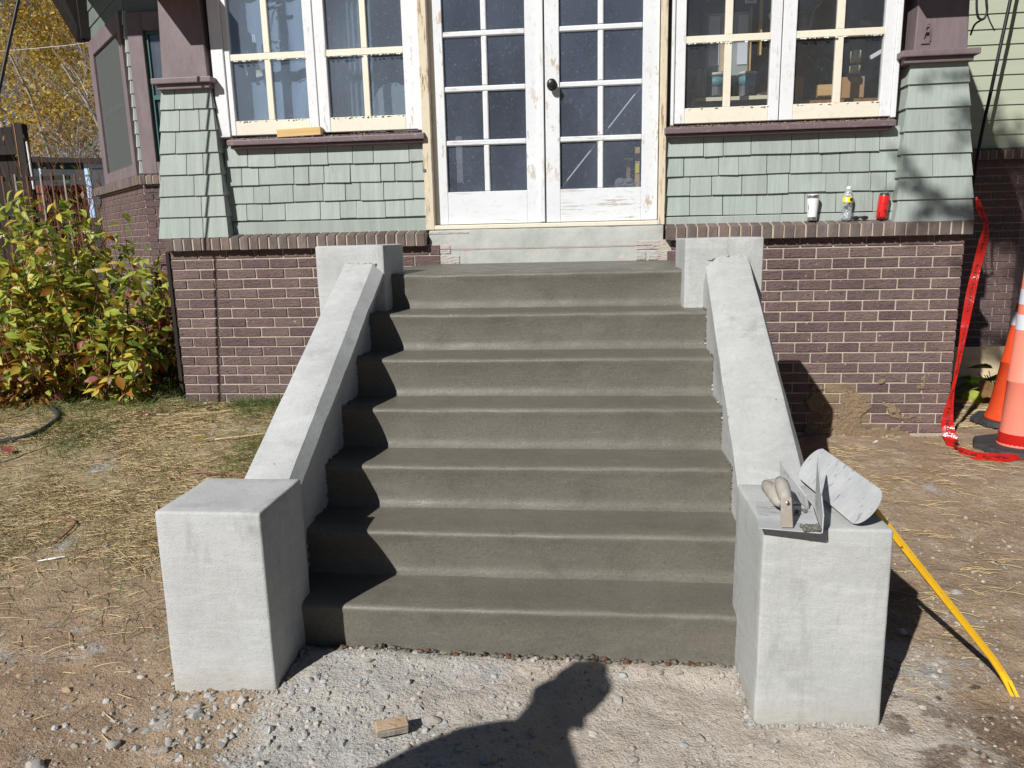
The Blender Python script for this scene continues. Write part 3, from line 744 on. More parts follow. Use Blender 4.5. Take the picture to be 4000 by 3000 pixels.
# double door
def door_leaf(x0, x1, pa, pb, knob):
    yf = .050
    zb = 1.512
    rows = ((1.722, 2.016), (2.050, 2.350), (2.384, 2.682), (2.716, 3.012)); 
    fr = MB(); fr.box(x0 + .002, pa[0], yf, yf + .045, zb, 3.13); fr.box(pb[1], x1 - .002, yf, yf + .045, zb, 3.13)
    d = fr.build('door', M['doorwhite'], house, bevel=.003)
    MB().box(pa[0], pb[1], yf + .001, yf + .044, zb, 1.722).build('bottom_rail', M['railwhite'], d, bevel=.003)
    MB().box(pa[0], pb[1], yf + .001, yf + .044, 3.012, 3.13).build('top_rail', M['white'], d, bevel=.003)
    for k in range(3): MB().box(pa[0], pb[1], yf + .006, yf + .036, rows[k][1], rows[k + 1][0]).build('muntin', M['railwhite'], d, bevel=.006)
    for (z0, z1) in rows: MB().box(pa[1], pb[0], yf + .007, yf + .035, z0, z1).build('muntin', M['white'], d, bevel=.006)
    for (z0, z1) in rows:
        for p in (pa, pb):
            k = rnd(-.0015, .0015)
            MB().box(p[0] - .003, p[1] + .003, yf + .020 + k, yf + .0235 + k, z0 - .003, z1 + .003).build('pane', M['glassD'], d)
    if knob:
        kb = MB().lathe([(.008, 0), (.033, .0), (.033, .006), (.024, .010), (.012, .014), (.011, .030), (.022, .036), (.030, .046), (.030, .056), (.022, .064), (.008, .066)], (-.038, yf, 2.366), 24, mat=Matrix.Rotation(R_(90), 3, 'X'))
        kb.build('door_knob', M['black'], d, smooth=True)
    return d
dL = door_leaf(-.797, -.089, (-.737, -.488), (-.452, -.208), False)
dR = door_leaf(-.086, .637, (.009, .252), (.288, .532), True)
MB().box(-.125, -.091, .034, .0485, 1.515, 3.12).build('astragal', M['white'], dL, bevel=.004)
for (x0, x1, m2) in ((-.886, -.828, 0), (.640, .682, 1)):
    c = MB().box(x0, x1, .012, .12, 1.478, 3.25); cs = c.build('door_casing', M['casing'], house, bevel=.004)
MB().box(-.828, -.799, .075, .14, 1.478, 3.2).build('door_jamb', M['cream'], house, bevel=.002)
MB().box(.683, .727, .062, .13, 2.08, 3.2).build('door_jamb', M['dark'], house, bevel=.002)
MB().box(-.828, .64, .010, .12, 1.478, 1.508).build('threshold', M['cream'], house, bevel=.005)
MB().box(-.83, .64, .05, .12, 3.135, 3.3).build('door_head', M['white'], house)

# porch shell: floor, ceiling, inner walls, pitched roof
MB().box(-2.62, 2.45, .15, 2.1, 1.36, 1.46).build('porch_floor', M['infloor'], house)
MB().box(-2.62, 2.45, 2.06, 2.11, 1.46, 3.32).build('porch_back_wall', M['inwall'], house)
MB().box(-2.62, 2.45, .20, 2.06, 3.25, 3.30).build('porch_ceiling', M['inwall'], house)
for x0 in (-2.60, 2.38): MB().box(x0, x0 + .05, .24, 2.05, 1.40, 3.26).build('porch_side_wall', M['inwall'], house)
for (x0, x1) in ((-2.25, -.90), (.70, 2.1)): MB().box(x0, x1, .145, .17, 1.46, 2.06).build('porch_inner_panel', M['inwall'], house)
rf = MB(); rz = lambda y: 4.33 - .478 * (2.15 - y)
rf.hexa(((-2.80, -.12, rz(-.12)), (2.70, -.12, rz(-.12)), (2.70, 2.14, rz(2.14)), (-2.80, 2.14, rz(2.14)), (-2.80, -.12, rz(-.12) + .09), (2.70, -.12, rz(-.12) + .09), (2.70, 2.14, rz(2.14) + .09), (-2.80, 2.14, rz(2.14) + .09)))
rf.build('porch_roof', M['darkwood'], house)
MB().box(-2.70, 2.52, .05, .2, 3.2, 3.32).build('porch_header', M['white'], house)
for s_, xx in ((-1, -2.62), (1, 2.45)):   # triangular cheeks under the roof slope
    MB().prism([(.06, 3.30), (2.12, 3.30), (2.12, 4.25), (.06, 3.29)], 0, xx - .04 if s_ < 0 else xx, xx if s_ < 0 else xx + .04).build('gable_cheek', M['siding'], house)

# main house wall behind the porch, with canted bays at both ends
MWY = 2.15
def path_wall(name, pts, z0, z1, mat, th=.12):
    mb = MB()
    for a, b in zip(pts, pts[1:]):
        a = Vector((a[0], a[1], 0)); b = Vector((b[0], b[1], 0)); d = (b - a).normalized(); n = Vector((d.y, -d.x, 0))
        q = [a, b, b - n * th, a - n * th]
        mb.hexa([(p.x, p.y, z0) for p in q] + [(p.x, p.y, z1) for p in q])
    return mb.build(name, mat, house)
LB = [(-5.60, 3.595), (-4.155, MWY), (-2.2, MWY)]     # left bay then front wall
RB = [(2.3, MWY), (3.975, MWY), (5.6, 3.775)]
mw1 = path_wall('bay_brick_wall', [(p[0], p[1] + .006) for p in LB], -.1, 2.0, M['mortar']); mw2 = path_wall('wing_brick_wall', [(p[0], p[1] + .006) for p in RB], -.1, 2.0, M['mortar'])
def path_bricks(pts, ztop, zbot, mb):
    for a, b in zip(pts, pts[1:]):
        a = Vector((a[0], a[1], 0)); b = Vector((b[0], b[1], 0)); L = (b - a).length; d = (b - a) / L; n = Vector((d.y, -d.x, 0))
        z = ztop - BQ / 2; r = 0
        while z > zbot:
            s = -(BP / 2 if r % 2 else 0)
            while s < L:
                s0, s1 = max(s + .005, 0), min(s + BP - .005, L)
                if s1 - s0 > .02:
                    p0 = a + d * s0; p1 = a + d * s1; e = n * .004
                    q = [p0 + e, p1 + e, p1 - n * .03, p0 - n * .03]
                    mb.hexa([(p.x, p.y, z - .029) for p in q] + [(p.x, p.y, z + .029) for p in q])
                s += BP
            z -= BQ; r += 1
path_bricks(LB, 1.99, .15, rest); path_bricks(RB, 1.99, .0, rest)
o = rest.build('brickwork', M['brick'], house); tag(o, kind='stuff')
def path_rowlock(pts, z0, z1, par):
    for a, b in zip(pts, pts[1:]):
        a = Vector((a[0], a[1], 0)); b = Vector((b[0], b[1], 0)); L = (b - a).length; d = (b - a) / L; n = Vector((d.y, -d.x, 0))
        k = round(L / .067); w = L / k; an = math.atan2(d.y, d.x)
        for i in range(k):
            c = a + d * (i + .5) * w
            inst('rowlock_brick', rkm[0], (c.x, c.y, (z0 + z1) / 2), par, (1, 1, 1.05), (0, 0, an))
        q = [a + n * .045, b + n * .045, b - n * .05, a - n * .05]
        MB().hexa([(p.x, p.y, z0 + .006) for p in q] + [(p.x, p.y, z1 - .012) for p in q]).build('rowlock_mortar', M['mortar'], par)
path_rowlock([(-5.62, 3.615), (-4.155, MWY), (-3.2, MWY)], 2.0, 2.095, mw1); path_rowlock([(2.9, MWY), (3.975, MWY), (4.8, 2.975)], 1.985, 2.08, mw2)
# lap siding of the wing on the right
def siding(pts, z0, z1, pitch, mat, par, inset=.03):
    for a, b in zip(pts, pts[1:]):
        a = Vector((a[0], a[1] + inset, 0)); b = Vector((b[0], b[1] + inset, 0)); d = (b - a).normalized(); n = Vector((d.y, -d.x, 0))
        z = z0
        while z < z1:
            q = [a + n * .016, b + n * .016, b - n * .01, a - n * .01]; t = [a + n * .004, b + n * .004, b - n * .01, a - n * .01]
            MB().hexa([(p.x, p.y, z) for p in q] + [(p.x, p.y, z + pitch + .006) for p in t]).build('siding_board', mat, par)
            z += pitch
wu = path_wall('wing_upper_wall', [(p[0], p[1] + .05) for p in RB], 2.0, 4.6, M['dark'])
siding([(2.3, MWY), (3.975, MWY)], 2.08, 4.3, .1228, M['siding'], wu); siding([(3.975, MWY), (4.8, 2.975)], 2.08, 4.3, .1228, M['siding'], wu)
UB = [(-5.27, 3.265), (-4.155, MWY), (-2.2, MWY)]
bu = path_wall('bay_upper_wall', [(p[0], p[1] + .05) for p in UB], 2.0, 4.6, M['dark'])
siding([(-5.27, 3.265), (-4.155, MWY)], 3.60, 4.4, .16, M['darksiding'], bu); siding([(-4.155, MWY), (-2.4, MWY)], 3.56, 4.4, .16, M['darksiding'], bu)
E1 = Vector((-.7071, .7071, 0)); N1 = Vector((-.7071, -.7071, 0)); C0 = Vector((-4.155, MWY, 0))
def slab(mb, s0, s1, z0, z1, out, inn, front=False):
    if front: a, b, n = C0 + Vector((s0, 0, 0)), C0 + Vector((s1, 0, 0)), Vector((0, -1, 0))
    else: a, b, n = C0 + E1 * s1, C0 + E1 * s0, N1
    q = [a + n * out, b + n * out, b + n * inn, a + n * inn]
    return mb.hexa([(p.x, p.y, z0) for p in q] + [(p.x, p.y, z1) for p in q])
def bay_window(front, g0, g1, zb, zt, tl, tr, fmat, gmat):
    m_ = MB()
    slab(m_, g0 - tl, g0, zb - .11, zt + .16, .03, -.04, front); slab(m_, g1, g1 + tr, zb - .11, zt + .16, .03, -.04, front)
    slab(m_, g0, g1, zt, zt + .16, .03, -.04, front); slab(m_, g0, g1, zb - .11, zb, .032, -.04, front)
    w = m_.build('bay_window', M['purple'], house, bevel=.004)
    m_ = MB(); t = .030
    for a, b, c, d_ in ((g0, g0 + t, zb, zt), (g1 - t, g1, zb, zt), (g0 + t, g1 - t, zt - t, zt), (g0 + t, g1 - t, zb, zb + t), (g0 + t, g1 - t, (zb + zt) / 2 - .02, (zb + zt) / 2 + .02)): slab(m_, a, b, c, d_, -.005, -.045, front)
    m_.build('sash_frame', M[fmat], w)
    m_ = MB(); slab(m_, g0 + .01, g1 - .01, zb + .01, (zb + zt) / 2, -.030, -.034, front); m_.build('pane', M[gmat], w)
    m_ = MB(); slab(m_, g0 + .01, g1 - .01, (zb + zt) / 2, zt - .01, -.022, -.026, front); m_.build('pane', M[gmat], w)
    m_ = MB(); slab(m_, g0, g1, zb, zt, -.10, -.12, front); m_.build('curtain', M['cloth'], w)
    if not front: m_ = MB(); slab(m_, g0 + .004, g1 - .004, zb + .004, zt - .004, .004, .001, front); m_.build('insect_screen', M['screen'], w)
    return w
bay_window(False, .19, 1.33, 2.205, 3.44, .12, .17, 'greycab', 'glassL'); bay_window(True, .185, 1.3, 2.21, 3.40, .15, .15, 'frame_teal', 'glassL')
cb = MB()
for k in range(12): 
    z = 2.11 + k * .123
    cb.hexa([(-4.175, MWY - .002, z), (-4.150, MWY - .02, z), (-4.11, MWY, z), (-4.155, MWY + .04, z), (-4.165, MWY + .002, z + .122), (-4.150, MWY - .010, z + .122), (-4.12, MWY + .006, z + .122), (-4.155, MWY + .04, z + .122)])
cb.build('corner_shingles', M['shingle'], house)
# eaves of the main roof
for pts in ([(-5.0, .95), (-2.85, .95), (-2.85, 2.6), (-5.30, 3.34), (-5.45, 3.0)], [(2.75, .95), (4.7, .95), (6.6, 2.7), (6.6, 5), (2.75, 2.6)]):
    MB().prism(pts, 2, 4.36, 4.50).build('roof_eave', M['darkwood'], house)
MB().hexa(((-4.6, .95, 4.50), (6.8, .95, 4.50), (6.8, 6, 4.50), (-4.6, 6, 4.50), (-4.6, 4.5, 6.6), (6.8, 4.5, 6.6), (6.8, 6, 6.6), (-4.6, 6, 6.6))).build('main_roof', M['darkwood'], house)
kb_ = MB().hexa(((-5.33, 3.14, 3.60), (-5.27, 3.20, 3.60), (-5.25, 3.22, 3.75), (-5.31, 3.16, 3.75), (-5.64, 2.99, 4.36), (-5.57, 3.06, 4.36), (-5.40, 3.13, 4.36), (-5.47, 3.06, 4.36)))
kb_.build('knee_brace', M['darkwood'], house); MB().hexa(((-5.36, 3.24, 3.64), (-5.27, 3.15, 3.64), (-5.20, 3.22, 3.64), (-5.29, 3.31, 3.64), (-5.36, 3.24, 4.36), (-5.27, 3.15, 4.36), (-5.20, 3.22, 4.36), (-5.29, 3.31, 4.36))).build('corner_post', M['darkwood'], house)
MB().box(-2.3, 2.4, MWY + .02, MWY + .1, 1.9, 4.1).build('main_wall', M['inwall'], house)
MB().box(-2.752, -2.728, .03, .16, .2, 1.37).build('corner_dark_strip', M['darkwood'], house)  # narrow near-black strip along the left porch corner
dn = MB().box(-4.185, -4.12, 2.05, 2.11, .3, 1.2).build('downspout', M['greycab'], house, bevel=.01)
# mud smeared thinly over the lowest right hand bricks
pg = MB(); random.seed(9); DX = .011
def mud(x, z): return sstep(.02, .16, nz(x * 7, z * 9, 3) + .45 * nz(x * 21, z * 21, 5) + .75 * sstep(.30, .02, z) * sstep(1.62, 1.76, x) * sstep(2.36, 2.2, x) + .35 * sstep(.46, .36, z) * sstep(1.62, 1.74, x) * sstep(2.02, 1.93, x) - .22)
for a in range(int(.74 / DX)):
    for b in range(int(.52 / DX)):
        x, z = 1.62 + a * DX, -.02 + b * DX
        if mud(x + DX / 2, z + DX / 2) < .5: continue
        q = [(x, z), (x + DX, z), (x + DX, z + DX), (x, z + DX)]
        pg.face([(u, -.001 - .010 * mud(u, w) * (.6 + .6 * abs(nz(u * 30, w * 30))), w) for u, w in q])
o = pg.build('mud_smear', M['parge'], house, smooth=True, fix=False); tag(o, kind='stuff')

# ------------------------------------------------------------------ tools on the right lower pier
random.seed(101)
PZ = .612
def step_trowel_flat():
    t = thing('step_trowel', (.75, -2.90, PZ), 'angled concrete edging trowel overhanging the front of the right pier', 'trowel')
    mb = MB(); mb.hexa(((.655, -2.985, .622), (.815, -3.005, .618), (.850, -2.800, .622), (.690, -2.785, .626), (.655, -2.985, .625), (.815, -3.005, .621), (.850, -2.800, .625), (.690, -2.785, .629)))
    mb.build('sole_plate', M['toolsteel'], t, bevel=.001)
    up = MB(); up.hexa(((.815, -3.005, .620), (.819, -3.005, .620), (.862, -2.795, .624), (.858, -2.795, .624), (.822, -2.985, .665), (.826, -2.985, .665), (.868, -2.770, .762), (.864, -2.770, .762)))
    up.build('side_plate', M['toolsteel'], t, bevel=.001)
    MB().tube([(.742, -2.835, .712), (.740, -2.865, .713), (.736, -2.900, .709), (.731, -2.945, .700), (.729, -2.960, .697)], [.012, .019, .021, .018, .013], 12).build('grip', M['toolwood'], t, smooth=True)
    br = MB().hexa(((.715, -2.985, .626), (.747, -2.985, .626), (.747, -2.975, .626), (.715, -2.975, .626), (.716, -2.962, .705), (.745, -2.962, .705), (.745, -2.954, .705), (.716, -2.954, .705)))
    br.build('handle_bracket', M['toolwood'], t, bevel=.002); br = MB()
    br.hexa(((.722, -2.83, .628), (.762, -2.83, .628), (.762, -2.82, .628), (.722, -2.82, .628), (.725, -2.845, .716), (.755, -2.845, .716), (.755, -2.837, .716), (.725, -2.837, .716)))
    br.build('handle_bracket', M['toolwood'], t, bevel=.002)
    MB().lathe([(.001, 0), (.005, 0), (.005, .003), (.001, .004)], (.731, -2.9705, .693), 10, mat=Matrix.Rotation(R_(70), 3, 'X')).build('screw', M['steel'], t)
    ct = MB(); 
    for k in range(34): lump(ct, (.815 + rnd(-.045, .006), -2.997 + rnd(-.006, .03), .624 + rnd(0, .008)), rnd(.004, .011))
    for k in range(8): lump(ct, (.80 + rnd(-.02, .02), -2.86 + rnd(-.01, .01), .630), rnd(.004, .008))
    o = ct.build('cement_crumbs', M['mudwet'], t, smooth=True, fix=False); tag(o, kind='stuff')
step_trowel_flat()
t = thing('step_trowel', (.78, -2.78, PZ), 'second step trowel lying on its edge behind the overhanging one', 'trowel')
MB().hexa(((.822, -2.842, .628), (.830, -2.838, .628), (.785, -2.700, .660), (.777, -2.704, .660), (.815, -2.846, .668), (.821, -2.843, .668), (.776, -2.715, .735), (.770, -2.719, .735))).build('sole_plate', M['toolsteel'], t, bevel=.001)
MB().hexa(((.775, -2.82, .630), (.822, -2.80, .630), (.80, -2.755, .634), (.755, -2.77, .634), (.775, -2.82, .634), (.822, -2.80, .634), (.80, -2.755, .638), (.755, -2.77, .638))).build('side_plate', M['toolsteel'], t, bevel=.001)
MB().tube([(.722, -2.760, .676), (.722, -2.785, .676), (.727, -2.83, .672), (.734, -2.872, .662), (.737, -2.885, .658)], [.012, .019, .021, .018, .012], 12).build('grip', M['toolwood'], t, smooth=True)
MB().obox((.752, -2.752, .678), (.032, .012, 0), (-.004, .010, 0), (0, 0, .009)).build('handle_bracket', M['toolsteel'], t, bevel=.002)
# long round-ended float leaning on the pier
t = thing('pool_trowel', (.97, -2.65, PZ), 'long round ended steel finishing trowel resting across the right pier', 'trowel')
E0, E1_ = Vector((.868, -2.53, .632)), Vector((.930, -2.955, .614)); wv = Vector((.57, .09, .80)).normalized()   # lower long edge on the pier, blade tipped up towards the house
ax = (E1_ - E0).normalized(); wv = (wv - ax * wv.dot(ax)).normalized(); nv = ax.cross(wv); Lh = (E1_ - E0).length / 2
if nv.y > 0: nv = -nv
A, B = E0 + wv * .061, E1_ + wv * .061
ctr = (A + B) / 2; HW = .061; out = []
for k in range(25):
    a = -math.pi / 2 + math.pi * k / 24; out.append(ctr + ax * (Lh - .045 + .045 * math.cos(a)) + wv * HW * math.sin(a))
for k in range(25):
    a = math.pi / 2 + math.pi * k / 24; out.append(ctr + ax * (-Lh + .045 + .045 * math.cos(a)) + wv * HW * math.sin(a))
mb = MB(); n_ = len(out); mb.v = [tuple(p) for p in out] + [tuple(p - nv * .0022) for p in out]
mb.f = [tuple(range(n_)), tuple(range(2 * n_ - 1, n_ - 1, -1))] + [(k, n_ + k, n_ + (k + 1) % n_, (k + 1) % n_) for k in range(n_)]; mb.m = [0] * len(mb.f)
mb.build('blade', M['toolsteel'], t)
MB().obox(ctr - nv * .010, ax * .13, wv * .012, nv * .006).build('mounting_spine', M['toolsteel'], t, bevel=.002)
MB().tube([ctr - nv * .012 + ax * .08, ctr - nv * .030 + ax * .05, ctr - nv * .033 - ax * .04, ctr - nv * .012 - ax * .08], [.008, .012, .012, .008], 10).build('grip', M['toolwood'], t, smooth=True)
# yellow wrecking bar
t = thing('wrecking_bar', (1.45, -2.74, 0), 'yellow painted wrecking bar leaning against the right pier', 'crowbar')
P0, P1 = Vector((1.018, -2.812, .620)), Vector((1.445, -2.735, .095))
d_ = (P1 - P0).normalized()
MB().tube([P0, P0 + d_ * .2, P1 - d_ * .15, P1 - d_ * .02, Vector((1.462, -2.735, .068)), Vector((1.480, -2.742, .040))], [.0118, .0118, .0118, .0118, .0118, .0115], 6).build('shank', M['yellow'], t, bevel=0)
cl = MB()
for s_ in (-1, 1):
    cl.hexa(((1.476 + s_ * .0068 - .006, -2.752, .046), (1.476 + s_ * .0068 + .006, -2.752, .046), (1.476 + s_ * .0068 + .006, -2.732, .046), (1.476 + s_ * .0068 - .006, -2.732, .046),
             (1.492 + s_ * .0078 - .005, -2.775, .004), (1.492 + s_ * .0078 + .005, -2.775, .004), (1.492 + s_ * .0078 + .005, -2.767, .004), (1.492 + s_ * .0078 - .005, -2.767, .004)))
cl.build('claw', M['yellow'], t, bevel=.001)

# ------------------------------------------------------------------ things on the brick ledge
LZ = 1.482
t = thing('tumbler', (1.595, .000, LZ), 'white insulated tumbler with steel rim standing on the brick ledge', 'tumbler')
cx, cy = 1.595, .000
MB().lathe([(.0285, .022), (.0360, .136)], (cx, cy, LZ), 28).build('cup_body', M['plasticwhite'], t, smooth=True, sharp=40)
MB().lathe([(.027, 0), (.0283, .003), (.0285, .0215)], (cx, cy, LZ), 28).build('base_ring', M['steel'], t)
MB().lathe([(.0362, .1365), (.0372, .1375), (.0375, .153), (.0360, .156), (.030, .156)], (cx, cy, LZ), 28).build('steel_rim', M['steel'], t)
MB().lathe([(.034, .154), (.033, .160), (.020, .162), (.002, .162)], (cx, cy, LZ), 24).build('lid', M['plasticwhite'], t)
ink = MB()
for k, (z, w) in enumerate(((.096, .006), (.088, .009), (.082, .007), (.074, .009), (.069, .006), (.055, .003), (.044, .003))):
    a0 = R_(205); r_ = .0285 + (.0360 - .0285) * (z - .022) / .114 + .0004
    for a in (a0, a0 + w / r_ * .5):
        ink.obox((cx + r_ * math.cos(a), cy + r_ * math.sin(a), LZ + z), (-math.sin(a) * w * .22, math.cos(a) * w * .22, 0), (math.cos(a) * .0003, math.sin(a) * .0003, 0), (0, 0, .0018))
ink.build('printed_lettering', M['ink'], t)['kind'] = 'stuff'
t = thing('water_bottle', (1.800, .0, LZ), 'clear plastic water bottle with yellow label on the brick ledge', 'bottle')
cx, cy = 1.800, .0
pf = [(.020, 0), (.030, .003), (.031, .014)]
for k in range(7): pf += [(.0295, .020 + k * .010), (.0312, .025 + k * .010)]
pf += [(.027, .094), (.031, .104), (.031, .140), (.0305, .146), (.027, .160), (.020, .176), (.0125, .184), (.012, .189)]
tilt = Matrix.Rotation(R_(2.5), 3, 'Y')
MB().lathe(pf, (cx, cy, LZ), 24, mat=tilt).build('bottle_body', M['bottle'], t, smooth=True)
MB().lathe([(.0145, .187), (.0145, .201), (.012, .203)], (cx, cy, LZ), 20, mat=tilt).build('cap', M['plasticwhite'], t)
MB().lathe([(.0318, .107), (.0318, .138)], (cx, cy, LZ), 28, mat=tilt).build('label', M['label_y'], t, smooth=True, sharp=40)
li = MB()
for (a, z, w, h) in ((240, .122, .006, .010), (248, .128, .002, .004), (285, .123, .006, .008), (300, .123, .0045, .012)):
    a = R_(a); r_ = .0322; c = tilt @ Vector((r_ * math.cos(a), r_ * math.sin(a), z))
    li.obox(Vector((cx, cy, LZ)) + c, (-math.sin(a) * w, math.cos(a) * w, 0), (math.cos(a) * .0003, math.sin(a) * .0003, 0), (0, 0, h), 0 if w > .004 and a < 4.3 else 1)
li.build('label_print', [M['plasticwhite'], M['ink']], t)['kind'] = 'stuff'
t = thing('drink_can', (2.012, .0, LZ), 'red drink can with dark top leaning on the brick ledge', 'can')
cx, cy = 2.012, .0; tilt = Matrix.Rotation(R_(4.5), 3, 'Y')
MB().lathe([(.024, 0), (.0300, .006), (.0315, .012), (.0315, .134), (.0300, .140)], (cx, cy, LZ + .002), 28, mat=tilt).build('can_body', M['can_red'], t, smooth=True, sharp=40)
MB().lathe([(.0298, .1395), (.0262, .150), (.0262, .153), (.0245, .1535)], (cx, cy, LZ + .002), 28, mat=tilt).build('can_neck', M['can_dark'], t)
MB().lathe([(.0264, .153), (.0268, .155), (.0245, .156), (.023, .154), (.002, .154)], (cx, cy, LZ + .002), 24, mat=tilt).build('rim', M['steel'], t)
li = MB()
for (a, z, w, h) in ((225, .022, .004, .016), (318, .030, .003, .014), (290, .045, .004, .010), (270, .090, .012, .0008), (265, .010, .016, .0010), (275, .052, .010, .0008)):
    a = R_(a); r_ = .0318; c = tilt @ Vector((r_ * math.cos(a), r_ * math.sin(a), z))
    li.obox(Vector((cx, cy, LZ + .002)) + c, (-math.sin(a) * w, math.cos(a) * w, 0), (math.cos(a) * .0003, math.sin(a) * .0003, 0), (0, 0, h))
li.build('can_print', M['ink'], t)['kind'] = 'stuff'
t = thing('sunglasses', (1.885, .0, LZ), 'folded black sunglasses lying between the bottle and the red can', 'sunglasses')
for s_ in (-1, 1):
    MB().lathe([(.004, -.0015), (.021, -.001), (.021, .001), (.004, .002)], (1.885 + s_ * .026, -.008, LZ + .010), 16, mat=Matrix.Rotation(R_(75), 3, 'X') @ Matrix.Scale(.6, 3, (0, 1, 0))).build('lens', M['black'], t)
MB().tube([(1.838, -.004, LZ + .016), (1.885, -.007, LZ + .017), (1.934, -.004, LZ + .016)], .003, 6).build('bridge', M['black'], t)
MB().tube([(1.838, -.004, LZ + .014), (1.88, .012, LZ + .010), (1.945, .020, LZ + .006)], .0025, 6).build('temple', M['black'], t)
MB().tube([(1.934, -.004, LZ + .014), (1.90, .016, LZ + .012), (1.83, .022, LZ + .007)], .0025, 6).build('temple', M['black'], t)
# ------------------------------------------------------------------ wood scraps
t = MB().obox((-1.705, .010, 2.130), (.150, 0, .004), (0, .028, 0), (-.0008, 0, .026)).build('wood_offcut', M['rawwood'], None, bevel=.003, at=(-1.705, .004, 2.10))
tag(t, 'short pale pine offcut lying on the left window sill', 'wood block')
c = Vector((-.385, -3.075, .024)); ax = Vector((.044, .017, 0)); ay = Vector((-.008, .019, .004)); az = Vector((.002, -.005, .016))
mb = MB().hexa([c-ax-ay-az, c+ax-ay-az, c+ax*.96+ay-az, c-ax*1.05+ay-az, c-ax-ay*.9+az, c+ax*1.02-ay*.8+az, c+ax+ay+az, c-ax*.97+ay+az])
M['splitwood'] = surf('split_wood', (.50, .385, .265), (.36, .245, .145), 5, .75, ((40, .004),), stretch=(2, 9, 9), spot=((.30, .16, .07), 12, .6))
t = mb.build('wood_offcut', M['splitwood'], None, bevel=.003, at=(-.385, -3.075, .01)); tag(t, 'small split wood chunk lying on the gravel in front of the steps', 'wood block')
MB().obox(c - ay * .98 - az * .05 + Vector((.002, -.0016, 0)), ax * .9, ay * .05, az * .62).build('bark_face', M['bark'], t)
t = MB().tube([(-2.245, -2.115, ground_n(-2.245, -2.115) + .010), (-2.19, -2.095, ground_n(-2.19, -2.095) + .012), (-2.14, -2.078, ground_n(-2.14, -2.078) + .010)], [.002, .005, .002], 6).build('white_stick', M['plasticwhite'], None, at=(-2.2, -2.1, .05)); tag(t, 'thin white plastic sliver lying on the dirt at left', 'sliver')
t = MB().tube([(1.955, -.235, .072), (2.040, -.130, .078)], [.008, .009], 8).build('pencil_stub', M['plasticwhite'], None, at=(2.0, -.18, .06)); tag(t, 'short white stick lying on the needles below the right brick wall', 'stick')

# ------------------------------------------------------------------ cones and barrier tape
def cone(loc, body, label, yaw, c0, H=1.05, rb=.150, rt=.022):
    t = thing('traffic_cone', loc, label, 'traffic cone', 'traffic cones at the right corner of the porch'); x, y, z = loc
    bs = MB(); q = []; n = 4
    s = .215
    for k in range(8):      # chamfered square base
        a = yaw + math.pi / 4 * k + math.pi / 8; r = s / math.cos(math.pi / 8) * (1.12 if True else 1)
        q.append((x + r * math.cos(a), y + r * math.sin(a)))
    bs.v = [(p[0], p[1], z) for p in q] + [(x + (p[0] - x) * .97, y + (p[1] - y) * .97, z + .035) for p in q]
    bs.f = [tuple(range(7, -1, -1)), tuple(range(8, 16))] + [(k, (k + 1) % 8, 8 + (k + 1) % 8, 8 + k) for k in range(8)]; bs.m = [0] * 10
    bs.build('base', M['rubber'], t, bevel=.006)
    rr = lambda h: rb + (rt - rb) * h / H
    MB().lathe([(rb + .012, .034), (rb + .006, .045), (rr(.10), .10), (rr(.42), .42), (rr(.425) + .004, .425), (rr(.435) + .004, .435), (rr(.44), .44), (rr(.86), .86), (rr(H - .03), H - .02), (rt * .7, H)], loc, 32).build('cone_body', body, t, smooth=True)
    MB().lathe([(rr(c0) + .0015, c0), (rr(c0 + .09) + .0015, c0 + .09)], loc, 32).build('reflective_collar', M['reflect'], t, smooth=True, sharp=40)
    MB().lathe([(rr(c0 + .15) + .0015, c0 + .15), (rr(c0 + .24) + .0015, c0 + .24)], loc, 32).build('reflective_collar', M['reflect'], t, smooth=True, sharp=40)
    return t
c1 = cone((2.815, -.285, .075), M['cone_p'], 'faded pink traffic cone nearest the camera at the right edge', .35, .74, 1.15, .112, .070)
c2 = cone((3.105, .335, .085), M['cone_o'], 'bright orange traffic cone behind the faded one', .1, .68, 1.0, .165, .025)

def catmull(P, n=10):
    P = [Vector(p) for p in P]; out = []
    for i in range(len(P) - 1):
        p0 = P[max(i - 1, 0)]; p1 = P[i]; p2 = P[i + 1]; p3 = P[min(i + 2, len(P) - 1)]
        for k in range(n):
            t = k / n; out.append(.5 * ((2 * p1) + (p2 - p0) * t + (2 * p0 - 5 * p1 + 4 * p2 - p3) * t * t + (3 * p1 - p0 - 3 * p2 + p3) * t ** 3))
    out.append(P[-1]); return out
def text_geo(s, size):
    cu = bpy.data.curves.new('lettering', 'FONT'); cu.body = s; cu.size = size; cu.resolution_u = 2
    ob = bpy.data.objects.new('lettering', cu); COL.objects.link(ob)
    dg = bpy.context.evaluated_depsgraph_get(); me = bpy.data.meshes.new_from_object(ob.evaluated_get(dg))
    v = [tuple(q.co) for q in me.vertices]; f = [tuple(p.vertices) for p in me.polygons]
    bpy.data.objects.remove(ob); bpy.data.meshes.remove(me); return v, f
tp = [(2.538, -.060, 1.600), (2.560, -.080, 1.515), (2.596, -.085, 1.430), (2.590, -.085, 1.330), (2.566, -.085, 1.170), (2.546, -.088, 1.02), (2.528, -.092, .84), (2.516, -.098, .70), (2.500, -.105, .56), (2.482, -.115, .42), (2.462, -.128, .29), (2.455, -.145, .19), (2.460, -.20, .115), (2.44, -.30, .098), (2.43, -.40, .092), (2.485, -.485, .090), (2.58, -.510, .089), (2.70, -.500, .090), (2.86, -.47, .090), (3.05, -.44, .092)]
wd_ = [.012, .045, .030, .055, .046, .052, .045, .032, .028, .022, .055, .074, .078, .070, .052, .056, .062, .040, .062, .062]
cs_ = catmull(tp, 8); n_ = len(cs_)
tw = []; 
